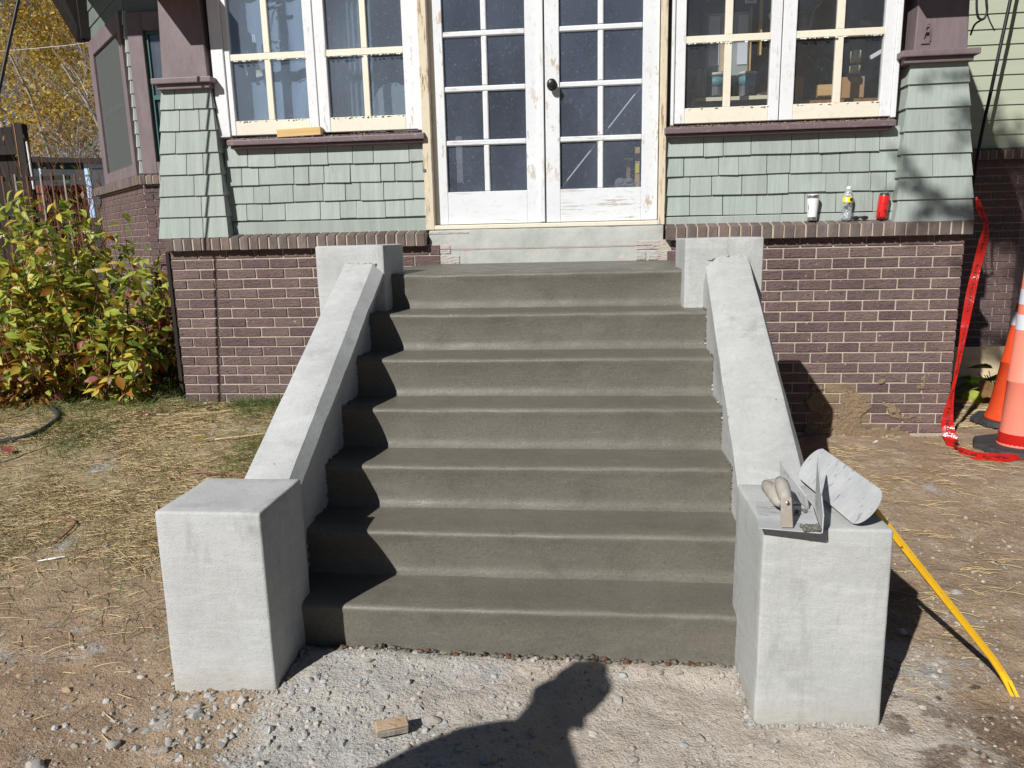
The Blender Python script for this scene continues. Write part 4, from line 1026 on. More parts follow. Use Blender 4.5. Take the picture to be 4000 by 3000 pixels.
for i in range(n_):
    s_ = i / (n_ - 1) * (len(tp) - 1); k = int(min(s_, len(tp) - 2)); f_ = s_ - k
    w = wd_[k] * (1 - f_) + wd_[k + 1] * f_
    if s_ < 12: dirw = Vector((1, .35 * math.sin(s_ * .9) - .25, .0))
    else:
        tt = (cs_[min(i + 1, n_ - 1)] - cs_[max(i - 1, 0)]).normalized(); hz = Vector((-tt.y, tt.x, 0)) if tt.length else Vector((1, 0, 0))
        if hz.y < 0: hz = -hz
        b_ = min(1, (s_ - 12) / 1.6); dirw = Vector((1, -.2, 0)).lerp(hz * .75 + Vector((0, 0, .65)), b_)
    tw.append((cs_[i], dirw.normalized() * w * .5))
t = thing('barrier_tape', (2.5, -.15, .08), 'red barrier tape hanging off the porch corner and trailing to the cones', 'tape')
mb = MB()
for i, (p, h) in enumerate(tw):
    fold = Vector((0, -.006, .004)) * math.sin(i * .9)
    mb.v += [tuple(p - h), tuple(p + fold - h * .1), tuple(p + h)]
for i in range(n_ - 1):
    for k in (0, 1): mb.f.append((i * 3 + k, i * 3 + k + 1, i * 3 + k + 4, i * 3 + k + 3)); mb.m.append(0)
ribbon = mb.build('ribbon', M['tape'], t, smooth=True, fix=False)
lens = [0.0]
for i in range(n_ - 1): lens.append(lens[-1] + (cs_[i + 1] - cs_[i]).length)
tv, tf = text_geo('DANGER    PELIGRO    DANGER    PELIGRO    WHITE CAP    DANGER', .062)
sc_ = lens[-1] / max(v[0] for v in tv) * .985
mb = MB()
for (x, y, z) in tv:
    s_ = x * sc_ + .02; i = 0
    while i < n_ - 2 and lens[i + 1] < s_: i += 1
    f_ = (s_ - lens[i]) / max(1e-6, lens[i + 1] - lens[i]); p = tw[i][0].lerp(tw[i + 1][0], f_); h = tw[i][1].lerp(tw[i + 1][1], f_)
    tt = (tw[i + 1][0] - tw[i][0]).normalized(); nn = tt.cross(h).normalized()
    if nn.y > 0 or (abs(nn.y) < .3 and nn.z < 0): nn = -nn
    u = (y / .062 - .36) * .85
    fold = Vector((0, -.006, .004)) * math.sin((i + f_) * .9) * (1 - abs(u) * .9)
    mb.v.append(tuple(p + h * -u * 1.0 + fold + nn * .004))
mb.f = tf; mb.m = [0] * len(tf)
mb.build('printed_lettering', M['ink'], t, fix=False)['kind'] = 'stuff'
bt = MB(); rr = lambda h: .112 + (.070 - .112) * h / 1.15
bt.lathe([(rr(.05) + .008, .045), (rr(.10) + .006, .11)], (2.815, -.285, .075), 28)
o = bt.build('tape_wrap', M['tape'], c1, smooth=True, sharp=40)
o = thing('plywood_board', (3.6, 1.72, .05), 'pale plywood strip standing against the right wing wall', 'board')
MB().box(3.25, 4.3, 1.98, 2.0, .05, .37).build('board', M['ply'], o, bevel=.002)
o = MB().box(2.60, 2.64, .32, .34, .1, .85).build('wooden_stake', M['ply'], None, bevel=.002, at=(2.62, .33, .1)); tag(o, 'thin pale wooden stake standing behind the red tape', 'stake')

# ------------------------------------------------------------------ cables and hose
def cable(pts, r, name, label, cat='cable', mat='cable'):
    o = MB().tube(catmull(pts, 8), r, 8).build(name, M[mat], None, smooth=True, at=pts[0]); tag(o, label, cat); return o
cable([(3.64, 1.93, 3.6), (3.597, 1.92, 3.212), (3.55, 1.91, 2.85), (3.507, 1.90, 2.508), (3.478, 1.90, 2.28), (3.458, 1.90, 2.08), (3.448, 1.91, 1.85), (3.43, 1.92, 1.62), (3.42, 1.95, 1.30)], .014, 'service_cable', 'thick black cable hanging down the right wing wall')
cable([(2.545, .2, 3.0), (2.551, .2, 2.80), (2.566, .2, 2.69), (2.600, .2, 2.668), (2.618, .2, 2.71), (2.607, .2, 2.80), (2.60, .2, 3.0)], .007, 'cable_loop', 'small looped black cable beside the right porch column')
cable([(2.59, .21, 2.95), (2.62, .21, 2.72), (2.678, .21, 2.600)], .004, 'loose_wire', 'thin loose wire end poking past the right porch column', 'wire')
cable([(2.60, .2, 2.668), (2.555, .2, 2.64), (2.535, .2, 2.58)], .006, 'cable_tail', 'short cable tail disappearing behind the right porch column', 'cable')
cable([(-2.79, -.807, 3.15), (-2.88, -.901, 2.741), (-2.978, -1.005, 2.287), (-3.15, -1.18, 1.45), (-3.36, -1.39, .30)], .009, 'guy_cable', 'dark slanting cable crossing the upper left corner of the photo')
gz = lambda x, y: ground_n(x, y) + .017
cable([(x, y, gz(x, y)) for x, y in ((-3.75, -1.05), (-3.41, -.915), (-3.30, -.835), (-3.275, -.68), (-3.36, -.44), (-3.6, -.2))], .016, 'garden_hose', 'black garden hose curving out of the shrub bed', 'hose', 'rubber')

# ------------------------------------------------------------------ left shrub
random.seed(55)
LEAFM = [m_leaf('leaf_green', (.165, .265, .045), (.10, .18, .032)), m_leaf('leaf_lime', (.50, .54, .10), (.34, .42, .07)), m_leaf('leaf_yellow', (.74, .58, .10), (.58, .47, .08)),
         m_leaf('leaf_orange', (.42, .20, .035), (.34, .13, .03)), m_leaf('leaf_red', (.30, .055, .06), (.42, .16, .14)), m_leaf('leaf_dry', (.36, .21, .09), (.25, .13, .055))]
def leaf_pts(L, W, bend, fold):
    z = lambda t: -bend * t * t * L
    P = [(0, 0, 0)]
    for t, w in ((.18, .62), (.42, 1.0), (.68, .78), (.87, .36)):
        P += [(-W * w, t * L, z(t) + fold * W * w), (0, t * L, z(t)), (W * w, t * L, z(t) + fold * W * w)]
    P.append((0, L, z(1)))
    F = [(0, 2, 1), (0, 3, 2)]
    for k in range(3):
        a = 1 + 3 * k; F += [(a, a + 1, a + 4, a + 3), (a + 1, a + 2, a + 5, a + 4)]
    F += [(10, 11, 13), (11, 12, 13)]
    return P, F
def leaf_frame(c, d, roll):
    d = d.normalized(); s = d.cross(Vector((0, 0, 1)));
    if s.length < .01: s = Vector((1, 0, 0))
    s.normalize(); n = s.cross(d); s2 = s * math.cos(roll) + n * math.sin(roll); n2 = s2.cross(d)
    return Matrix(((s2.x, d.x, n2.x, c.x), (s2.y, d.y, n2.y, c.y), (s2.z, d.z, n2.z, c.z), (0, 0, 0, 1)))
bush = thing('dogwood_shrub', (-3.75, .45, .3), 'leafy shrub turning green, yellow and pink beside the left porch corner', 'shrub')
lmesh = []
for mt in LEAFM:
    P, F = leaf_pts(1, .27, .22, .22); m_ = MB(); m_.v = P; m_.f = F; m_.m = [0] * len(F); lmesh.append(m_.mesh('leaf', mt, smooth=True, fix=False))
leaves = []
stm = MB()
def bush_stem(base, tip, nl, r0=.005, droop=.25, pal=None):
    mid = base.lerp(tip, .5) + Vector((rnd(-.08, .08), rnd(-.08, .08), droop * .5)); path = catmull([base, mid, tip], 6)
    stm.tube(path, [r0 * (1 - .75 * k / (len(path) - 1)) for k in range(len(path))], 5)
    for k in range(nl):
        u = .12 + .88 * (k + rnd(0, 1)) / nl; q = u * (len(path) - 1); i = min(int(q), len(path) - 2); p = path[i].lerp(path[i + 1], q - i); tg = (path[i + 1] - path[i]).normalized()
        for s_ in (0, 1):
            a = rnd(0, 6.28); o = Vector((math.cos(a), math.sin(a), 0)); dd = (o * .8 + tg * .3 + Vector((0, 0, rnd(-1.1, .15)))).normalized()
            pp = p + o * .02
            zrel = (pp.z - .3) / 1.5; right = sstep(-3.7, -2.95, pp.x)
            w = [1.7, 4.6, 2.9 * (1.3 - zrel), 1.0 * (1.2 - zrel), (.12 + .75 * right) * max(.05, 1 - zrel), 2.4 * max(0, .45 - zrel) * (1 - right)] if pal is None else pal
            leaves.append((pp, dd, rnd(-.9, .9), rnd(.06, .115), random.choices(range(6), w)[0]))
for k in range(200):
    bx, by = rnd(-4.45, -3.10), rnd(-.10, 1.0); a = rnd(0, 6.28)
    hx = bx + rnd(-.30, .30) + (.15 if bx > -3.4 else 0); hy = by + rnd(-.42, .22)
    top = 1.72 - .60 * sstep(-3.75, -2.9, hx) + .12 * nz(hx * 3, hy * 3) - .35 * max(0, -hy + .1)
    z1 = rnd(.30, 1.0) * top + .14
    if hx > -3.0: hx = -3.0 + rnd(-.1, .12)
    bush_stem(Vector((bx, by, .26)), Vector((hx, hy, max(.42, z1))), random.randint(10, 15))
for (x, y, z) in ((-4.20, .5, 1.98), (-4.05, .45, 1.86), (-3.42, .62, 1.70), (-3.6, .55, 1.66), (-3.25, .5, 1.42), (-4.35, .4, 1.80)): bush_stem(Vector((x + rnd(-.1, .1), y + .1, .3)), Vector((x, y, z)), 13, .006, .1, [3, 5, .6, .1, 0, 0])
for (x, y, z) in ((-2.88, .28, 1.00), (-2.92, .25, .92), (-2.84, .35, 1.06)): bush_stem(Vector((-3.2, .4, .35)), Vector((x, y, z)), 9, .006, .2, [.6, .2, .2, .5, 4, .3])
leaves.sort(key=lambda q: q[0].y + .35 * abs(q[0].x + 3.4))
fol = MB()
for i, (p, d, ro, L, ci) in enumerate(leaves):
    fm = leaf_frame(p, d, ro)
    if i < 280:
        o = bpy.data.objects.new('leaf', lmesh[ci]); COL.objects.link(o); o.parent = bush; o.matrix_local = Matrix.Translation(-bush.location) @ fm @ Matrix.Scale(L, 4)
    else:
        P, F = leaf_pts(L, L * rnd(.19, .31), rnd(-.1, .7), rnd(.05, .6)); i0 = len(fol.v); fol.v += [tuple(fm @ Vector(q)) for q in P]
        for f in F: fol.f.append(tuple(i0 + k for k in f)); fol.m.append(ci)
o = fol.build('foliage', LEAFM, bush, smooth=True, fix=False); tag(o, kind='stuff')
stm.build('stems', M['twig'], bush, smooth=True)
fl = MB()
for (x, y, z) in ((-3.90, -.02, 1.50), (-3.45, .25, 1.52), (-3.62, .0, 1.30), (-4.02, -.15, 1.05), (-3.32, .1, 1.25)):
    for k in range(26): a = rnd(0, 6.28); r = rnd(0, .035); lump(fl, (x + r * math.cos(a), y + r * math.sin(a), z + rnd(-.006, .012)), .007)
o = fl.build('flower_heads', M['ivory'], bush, smooth=True, fix=False); tag(o, kind='stuff')
dr = MB()
for k in range(900):
    x, y = random.gauss(-4.0, .18), random.gauss(-.05, .14); z = .32 + abs(random.gauss(0, .26)); L = rnd(.04, .08)
    P, F = leaf_pts(L, L * rnd(.2, .35), rnd(-.5, .9), rnd(.2, .8)); fm = leaf_frame(Vector((x, y, z)), Vector((rnd(-1, 1), rnd(-1, 1), rnd(-1, .3))), rnd(-1.5, 1.5)); i0 = len(dr.v); dr.v += [tuple(fm @ Vector(q)) for q in P]
    for f in F: dr.f.append(tuple(i0 + q for q in f)); dr.m.append(k % 3 == 0)
o = dr.build('dry_leaf_mass', [LEAFM[5], LEAFM[3]], bush, smooth=True, fix=False); tag(o, kind='stuff')
# dark seed-head weeds between shrub and wall
weed = thing('seed_weeds', (-2.98, .35, .3), 'dark dry weed stalks standing between the shrub and the brick wall', 'weeds'); wm = MB(); wl = MB()
for k in range(46):
    x, y = rnd(-3.25, -2.78), rnd(.15, .75); h = rnd(.3, .75); tx, ty = x + rnd(-.12, .12), y + rnd(-.1, .1)
    wm.tube([(x, y, .28), ((x + tx) / 2 + rnd(-.03, .03), (y + ty) / 2, .3 + h * .55), (tx, ty, .3 + h)], [.003, .0025, .0015], 4)
    for j in range(7):
        u = rnd(.25, 1); P, F = leaf_pts(rnd(.05, .10), .011, .3, .2); fm = leaf_frame(Vector((x + (tx - x) * u, y + (ty - y) * u, .3 + h * u)), Vector((rnd(-1, 1), rnd(-1, 1), rnd(-.4, .8))), rnd(-1, 1)); i0 = len(wl.v)
        wl.v += [tuple(fm @ Vector(q)) for q in P]
        for f in F: wl.f.append(tuple(i0 + a for a in f)); wl.m.append(0)
wm.build('stalks', M['darkwood'], weed); wl.build('seed_leaves', [m_leaf('weed_leaf', (.05, .065, .025), (.07, .045, .03))], weed, smooth=True, fix=False)
# hosta by the cones
hosta = thing('hosta_plant', (3.45, 1.35, .08), 'broad leaved green and yellow plant behind the orange cone', 'plant')
for k in range(26):
    a = rnd(0, 6.28); rr_ = rnd(.02, .16); p = Vector((3.40 + rr_ * math.cos(a) * 1.3, 1.12 + rr_ * math.sin(a), rnd(.10, .34))); d = Vector((math.cos(a), math.sin(a) - .35, rnd(-.6, .3)))
    L = rnd(.15, .24); ci = random.choices((0, 1, 2, 5), (4, 2, 1.2, .8))[0]
    o = bpy.data.objects.new('leaf', lmesh[ci]); COL.objects.link(o); o.parent = hosta; o.matrix_local = Matrix.Translation(-hosta.location) @ leaf_frame(p, d, rnd(-.6, .6)) @ Matrix.Diagonal((L * 1.5, L, L, 1))
sg = MB()
for k in range(14): a = rnd(0, 6.28); sg.tube([(3.48, 1.3, .06), (3.48 + .08 * math.cos(a), 1.28 + .08 * math.sin(a), .18), (3.48 + .16 * math.cos(a), 1.25 + .14 * math.sin(a), .26)], .004, 4)
sg.build('stems', M['grass'], hosta)

# ------------------------------------------------------------------ ground litter
random.seed(77)
def blade(mb, x, y, L, w, yaw, lift, m, arch=.02):
    z = ground_n(x, y) + .002; dx, dy = math.cos(yaw), math.sin(yaw); nx_, ny_ = -dy, dx; b = rnd(-.25, .25)
    pts = []
    for k in range(4):
        u = k / 3; px = x + dx * L * u + nx_ * b * L * u * u; py = y + dy * L * u + ny_ * b * L * u * u; ww = w * (1 - .7 * u) * .5
        pz = z + lift * u * L + arch * math.sin(u * 3.14)
        mb.v += [(px - nx_ * ww, py - ny_ * ww, pz), (px + nx_ * ww, py + ny_ * ww, pz + .0015)]
    i = len(mb.v) - 8
    for k in range(3): mb.f.append((i + 2 * k, i + 2 * k + 1, i + 2 * k + 3, i + 2 * k + 2)); mb.m.append(m)
def scatter(n, xr, yr, dens):
    for _ in range(n):
        x, y = rnd(*xr), rnd(*yr)
        if -1.24 < x < 1.08 and y > -3.0: continue
        if random.random() < dens(x, y): yield x, y
sm = MB()
lawn = lambda x, y: sstep(-2.75, -1.2, y + .35 * nz(x * 1.3, y * 1.3)) * (.18 + .82 * sstep(-.25, .3, nz(x * 2.2, y * 2.2, 4) + .5 * nz(x * 6, y * 6, 8)))
for x, y in scatter(62000, (-4.2, -1.2), (-2.9, -.02), lambda x, y: lawn(x, y) * .95 + .012): blade(sm, x, y, rnd(.03, .12), rnd(.0012, .0030), random.gauss(0, .75) + random.choice((0, 3.14)), rnd(-.04, .22), random.choice((0, 0, 1, 2, 2)), rnd(.0, .012))
for x, y in scatter(700, (-3.0, -.9), (-3.5, -2.0), lambda x, y: .5): blade(sm, x, y, rnd(.05, .13), rnd(.002, .0035), rnd(0, 6.28), .01, random.choice((0, 1)), .003)
o = sm.build('dry_grass', [M['straw'], M['straw2'], M['straw3']], None, fix=False); tag(o, 'matted dry straw coloured grass on the left yard', 'dry grass', kind='stuff')
gm = MB(); gpat = lambda x, y: sstep(.02, .4, nz(x * 1.9, y * 1.9, 8.5)) * sstep(-2.5, -1.6, y) + .9 * sstep(-.6, -.1, y) * sstep(-2.0, -3.0, x)
for x, y in scatter(46000, (-4.4, -1.2), (-2.7, -.02), lambda x, y: min(1, gpat(x, y) + .08) * .62): blade(gm, x, y, rnd(.03, .085), rnd(.002, .004), rnd(0, 6.28), rnd(.25, 1.1), 0, .004)
for x, y in scatter(1500, (-2.3, -1.25), (-.18, -.01), lambda x, y: .8): blade(gm, x, y, rnd(.03, .08), .003, rnd(0, 6.28), rnd(.4, 1.4), 0, .003)
for x, y in scatter(5000, (-4.6, -2.75), (0, 2.0), lambda x, y: .8): blade(gm, x, y, rnd(.05, .16), .004, rnd(0, 6.28), rnd(.4, 1.4), 0, .003)
o = gm.build('green_grass', [M['grass']], None, fix=False); tag(o, 'short green grass tufts among the straw on the left', 'grass', kind='stuff')
pm = MB(); pd = lambda x, y: (.05 + .95 * sstep(.02, .40, nz(x * 2.2, y * 4.0, 12) + .5 * nz(x * 6, y * 9, 2))) * sstep(-3.1, -2.2, y + .2 * nz(x * 2, y * 2))
for x, y in scatter(26000, (1.06, 3.4), (-3.4, .0), lambda x, y: pd(x, y) * .6): blade(pm, x, y, rnd(.04, .10), rnd(.0011, .0022), random.gauss(-.25, .6) + random.choice((0, 3.14)), rnd(0, .06), random.choice((0, 0, 1, 2, 2)), .004)
for x, y in scatter(2600, (2.56, 3.7), (.2, 1.9), lambda x, y: .9): blade(pm, x, y, rnd(.05, .12), .0024, rnd(-.5, .5) + random.choice((0, 3.14)), .04, random.choice((0, 1)), .006)
o = pm.build('pine_needles', [M['straw'], M['straw2'], M['straw3']], None, fix=False); tag(o, 'fallen brown pine needles scattered over the right yard', 'needles', kind='stuff')
# gravel
gv = MB(); random.seed(78)
def gdens(x, y):
    d = .10 + .75 * math.exp(-((x + .75) / .55) ** 2 - ((y + 3.02) / .28) ** 2) + .35 * math.exp(-((y + 2.75) / .07) ** 2) * (1 if -.8 < x < .68 else 0)
    d += .35 * math.exp(-((x - 1.25) / .3) ** 2 - ((y + 2.55) / .5) ** 2) + .25 * sstep(-2.95, -3.3, y) * (1 if x > -1.6 else .4)
    if -.2 < x < 1.0 and y < -2.72: d += .16
    if x < -1.25: d *= .5 * sstep(-2.2, -2.9, y) + .10
    return d * (.4 + .6 * sstep(-.3, .3, nz(x * 4, y * 4, 31)))
for x, y in ((rnd(-3.2, 2.6), rnd(-3.6, -1.3)) for _ in range(34000)):
    if -1.15 < x < 1.02 and y > -2.67: continue
    if random.random() > gdens(x, y): continue
    r = rnd(.003, .0075) if random.random() < .9 else rnd(.008, .014)
    lump(gv, (x, y, ground_n(x, y) + r * rnd(-.15, .25)), r, 1 if (x < -.1 and random.random() < .6) else 0, .75, 1 if r < .006 else 1)
BIG = [(-.28, -3.00, .021, 'flat grey stone just below the bottom step, left of centre'), (-.10, -3.16, .020, 'rounded stone touching the edge of the head shadow, nearest the wood chunk'), (.28, -2.86, .015, 'small pale stone inside the neck of the person shadow'),
       (.40, -3.24, .018, 'stone on pale dirt right of the person shadow, left one of a pair'), (.52, -3.28, .018, 'stone on pale dirt right of the person shadow, right one of a pair'), (-.90, -2.96, .021, 'grey stone touching the front corner of the left pier'),
       (-1.20, -3.16, .022, 'angular stone on the dirt in front of the left pier'), (-1.36, -3.27, .024, 'larger pale stone at the lower left of the gravel'), (-1.58, -3.24, .022, 'pale stone furthest left near the bottom edge'), (-1.62, -2.70, .014, 'small stone on bare dirt left of the left pier'),
       (1.30, -2.42, .016, 'pale stone beside the middle of the yellow bar'), (1.62, -2.12, .018, 'pale stone on pine needles right of the yellow bar'), (1.42, -3.05, .018, 'stone on the damp dirt below the yellow bar claw')]
SPOT = [(-.45, -2.97, .014), (-.02, -3.21, .014), (-.52, -3.12, .015), (-.30, -3.24, .014), (.20, -3.02, .014), (.46, -3.05, .013), (.64, -3.22, .020), (.70, -3.33, .018), (-1.02, -3.02, .017), (-1.70, -3.12, .014), (-1.36, -2.82, .011), (-2.05, -2.60, .012), (-.76, -2.90, .016), (-.18, -2.74, .014), (.05, -2.73, .012), (.30, -2.74, .012), (.48, -2.72, .013), (.62, -2.73, .014), (-.40, -2.76, .014), (1.50, -1.70, .016), (1.20, -3.18, .016), (-.72, -3.22, .016), (-.62, -3.30, .018)]
gs = MB()
for k in range(120): x, y = random.gauss(-.75, .32), random.gauss(-3.0, .11); SPOT.append((x, y, rnd(.007, .013)))
for (x, y, r) in SPOT:
    if -1.15 < x < 1.02 and y > -2.67 or (-1.17 < x < -.80 and y > -2.92): continue
    lump(gv, (x, y, ground_n(x, y) + r * rnd(-.1, .2)), r, random.choice((0, 1)), .8, 2)
o = gv.build('gravel', [M['pebble'], M['pebble2']], None, smooth=True, fix=False, sharp=38); tag(o, 'loose gravel spilled around the foot of the stairs', 'gravel', kind='stuff')
for (x, y, r, lb_) in BIG:
    m_ = MB(); lump(m_, (x, y, ground_n(x, y) + r * .2), r, 0, .75, 2)
    o = m_.build('stone', M['stone'], None, smooth=True, fix=False, at=(x, y, ground_n(x, y)), sharp=38); tag(o, lb_, 'stone', 'loose stones on the ground')
cd_ = MB(); random.seed(79)
M['clod'] = surf('dirt_clods', (.36, .255, .17), (.26, .18, .118), 14, .95, ((60, .004),))
for k in range(2600):
    x, y = (rnd(-3.0, -1.0), rnd(-3.5, -1.6)) if k % 3 else (rnd(1.1, 2.6), rnd(-3.4, -.2))
    if nz(x * 3, y * 3, 17) < -.05: continue
    r = rnd(.003, .009) if random.random() < .88 else rnd(.009, .02)
    lump(cd_, (x, y, ground_n(x, y) - r * .15), r, 0, .7)
o = cd_.build('dirt_clods', M['clod'], None, smooth=True, fix=False, sharp=45); tag(o, 'small brown clods of dirt crumbled over the bare ground', 'clods', kind='stuff')
sk_ = MB(); random.seed(80)
def skirt(x0, y0, x1, y1, n):
    for k in range(n):
        u = random.random(); x, y = x0 + (x1 - x0) * u + rnd(-.012, .012), y0 + (y1 - y0) * u + rnd(-.012, .012); r = rnd(.003, .011)
        lump(sk_, (x, y, ground_n(x, y) + r * rnd(-.3, .4)), r * .8, random.choice((1, 1, 2) if (x > -.95 and y < -2) else (0, 0, 1)), .8)
for q in ((-1.17, -2.905, -.80, -2.905, 110), (-1.17, -2.905, -1.17, -2.57, 90), (-.80, -2.905, -.80, -2.66, 70), (.67, -2.955, 1.04, -2.955, 110), (.67, -2.955, .67, -2.66, 80), (1.04, -2.955, 1.04, -2.57, 80), (1.02, -2.55, 1.03, -1.2, 90), (-2.7, -.01, -1.1, -.01, 160), (1.1, -.01, 2.5, -.01, 160)): skirt(*q)
o = sk_.build('base_rubble', [M['clod'], M['pebble'], M['pebble2']], None, smooth=True, fix=False, sharp=45); tag(o, 'crumbs of dirt and stone banked along the foot of piers and walls', 'rubble', kind='stuff')
# fallen leaves
FL = [(-2.15, -.9, 2, 'yellow'), (-1.5, -.3, 4, 'pink'), (-2.4, -.25, 4, 'dusky red'), (-2.75, -.5, 4, 'red'), (-3.2, -1.05, 4, 'dull red')]
for (x, y, ci, nm) in FL:
    m_ = MB(); P, F = leaf_pts(.075, .024, -.3, .4); fm = leaf_frame(Vector((x, y, ground_n(x, y) + .022)), Vector((rnd(-1, 1), rnd(-1, 1), .1)), rnd(-.5, .5)); m_.v = [tuple(fm @ Vector(q)) for q in P]; m_.f = F; m_.m = [0] * len(F)
    o = m_.build('fallen_leaf', LEAFM[ci], None, smooth=True, fix=False, at=(x, y, ground_n(x, y))); tag(o, {'yellow': 'single yellow leaf lying on the straw at left', 'pink': 'pink leaf lying on grass under the left brick wall', 'dusky red': 'dusky red leaf on the straw near the porch corner', 'red': 'red leaf lying in front of the shrub', 'dull red': 'dull red leaf lying beside the black hose'}[nm], 'leaf', 'fallen leaves')
for (pts, lb_) in (([(-2.75, -.42), (-2.45, -.36), (-2.2, -.28)], 'long flat straw stem lying by the porch corner'), ([(-2.05, -.85), (-1.78, -.72), (-1.58, -.52)], 'curved dry stem lying on the grass below the brick wall'), ([(-2.45, -1.75), (-2.30, -1.78), (-2.28, -1.95)], 'bent brown twig lying on the dirt at left'), ([(-2.0, -1.28), (-1.75, -1.3), (-1.55, -1.33)], 'thin twig lying on dirt left of the sloped wall')):
    o = MB().tube(catmull([(x, y, ground_n(x, y) + .014) for x, y in pts], 5), .0055, 6).build('dry_stem', M['straw2'] if 'straw' in lb_ or 'dry' in lb_ else M['twig'], None, smooth=True, at=(pts[0][0], pts[0][1], ground_n(*pts[0]))); tag(o, lb_, 'stem')

# ------------------------------------------------------------------ things inside the porch, seen through the panes
S = []
def single(mb, name, mat, label, cat, at, **k):
    o = mb.build(name, M[mat] if isinstance(mat, str) else mat, None, at=at, **k); tag(o, label, cat); return o
single(MB().box(.90, 1.42, .33, .58, 2.275, 2.300), 'shelf_board', 'ivory', 'narrow pale shelf board behind the right window', 'shelf', (1.16, .45, 2.28), bevel=.002)
single(MB().box(.985, 1.265, .50, .72, 2.46, 2.90), 'storage_cabinet', 'greycab', 'grey cabinet standing upright behind the right window', 'cabinet', (1.12, .6, 2.46), bevel=.004)
o = bpy.data.objects[-1] if False else None
cab = [q for q in COL.objects if q.name.startswith('storage_cabinet')][0]
MB().box(.985, 1.265, .492, .50, 2.86, 2.90).build('dark_top', M['black'], cab); MB().box(1.085, 1.11, .494, .50, 2.49, 2.86).build('divider', M['rawwood'], cab); MB().box(1.19, 1.255, .493, .50, 2.53, 2.84).build('side_panel', M['reflect'], cab)
MB().box(1.00, 1.07, .493, .50, 2.53, 2.84).build('side_panel', M['reflect'], cab)
t = thing('barcode_box', (1.20, .50, 2.90), 'box top with a white barcode sticker behind the right window', 'box')
MB().box(1.10, 1.33, .48, .62, 2.90, 3.08).build('carton', M['shed'], t, bevel=.003); MB().box(1.225, 1.30, .4765, .48, 2.905, 2.97).build('sticker', M['plasticwhite'], t)
bc = MB()
for k in range(11): x = 1.240 + k * .0045; bc.box(x, x + random.choice((.0012, .002, .003)), .4755, .4765, 2.918, 2.938)
bc.build('barcode', M['ink'], t)['kind'] = 'stuff'
def tub(x, y, z, r, h, lab, teal=True):
    t = thing('plastic_tub', (x, y, z), lab, 'tub'); MB().lathe([(r * .86, 0), (r * .9, .004), (r * .97, h * .95), (r * 1.06, h * .96), (r * 1.06, h), (r * .9, h)], (x, y, z), 24).build('tub_body', M['tub'], t, smooth=True)
    if teal: MB().lathe([(r * .955 + .001, h * .52), (r * .975 + .001, h * .9)], (x, y, z), 24).build('teal_band', M['teal'], t, smooth=True)
    MB().lathe([(r * 1.08, h), (r * 1.08, h + .010), (r, h + .012)], (x, y, z), 24).build('lid', M['ivory'], t, smooth=True)
tub(1.045, .46, 2.302, .056, .155, 'teal banded paint tub nearest the window stile'); tub(1.255, .46, 2.302, .056, .155, 'teal banded paint tub in the second pane')
t = thing('paint_mug', (.945, .43, 2.302), 'drip covered pale mug on the shelf in the right window', 'mug'); MB().lathe([(.034, 0), (.038, .004), (.041, .19), (.037, .192), (.036, .19), (.034, .02)], (.945, .43, 2.302), 22).build('mug_body', M['tub'], t, smooth=True)
single(MB().box(1.255, 1.285, .52, .56, 1.48, 3.24), 'timber_stud', 'rawwood', 'vertical pine stud behind the grey cabinet', 'stud', (1.27, .54, 1.48)); single(MB().box(1.322, 1.342, .47, .50, 2.58, 3.24), 'hanging_slat', 'rawwood', 'thin hanging wood slat beside the pine stud', 'slat', (1.33, .48, 2.58))
gt = MB(); 
for k in range(9): gt.tube(catmull([(1.41, .30, 2.83 + rnd(-.01, .01)), (1.37 + rnd(-.01, .01), .29, 2.80 + rnd(-.02, .02)), (1.345 + rnd(-.008, .008), .28, 2.76 + rnd(-.02, .02))], 4), .0022, 4)
single(gt, 'green_cord', M['grass'], 'tuft of green cord hanging beside the window post', 'cord', (1.40, .30, 2.83))
single(MB().tube([(1.30, .36, 2.307), (1.36, .38, 2.325), (1.41, .40, 2.34)], [.012, .018, .012], 8), 'pink_rag', plain('pink_rag', (.48, .27, .25), .9), 'crumpled pinkish rag on the shelf end', 'rag', (1.33, .37, 2.30), smooth=True)
single(MB().box(1.50, 2.08, .34, .62, 2.235, 2.258), 'shelf_board', 'brownwood', 'brown shelf board behind the far right panes', 'shelf', (1.8, .48, 2.24))
single(MB().box(1.553, 1.617, .44, .52, 2.258, 2.43), 'wood_crate', 'brownwood', 'small brown wooden crate behind the right window', 'crate', (1.585, .48, 2.26), bevel=.004)
single(MB().box(1.712, 1.83, .44, .54, 2.288, 2.37).box(1.72, 1.74, .46, .5, 2.258, 2.288), 'pine_block', 'rawwood', 'chunky pine block on the brown shelf', 'block', (1.77, .48, 2.26), bevel=.003)
single(MB().box(1.873, 2.015, .46, .60, 2.258, 2.415), 'cardboard_box', 'card', 'open cardboard box under the ivory lantern', 'box', (1.94, .52, 2.26), bevel=.002)
t = thing('candle_lantern', (1.94, .44, 2.415), 'ivory two tier candle lantern in the rightmost pane', 'lantern')
MB().lathe([(.026, .085), (.034, .085), (.033, .155), (.028, .157)], (1.94, .44, 2.415), 20).build('shade', M['ivory'], t, smooth=True); MB().lathe([(.03, .012), (.034, .012), (.034, .062), (.030, .064)], (1.94, .44, 2.415), 20).build('candle', M['ivory'], t, smooth=True)
MB().lathe([(.044, 0), (.044, .010), (.02, .012)], (1.94, .44, 2.415), 20).build('dish', M['black'], t); MB().tube([(1.94, .44, 2.42), (1.94, .44, 3.0)], .004, 6).build('rod', M['black'], t)
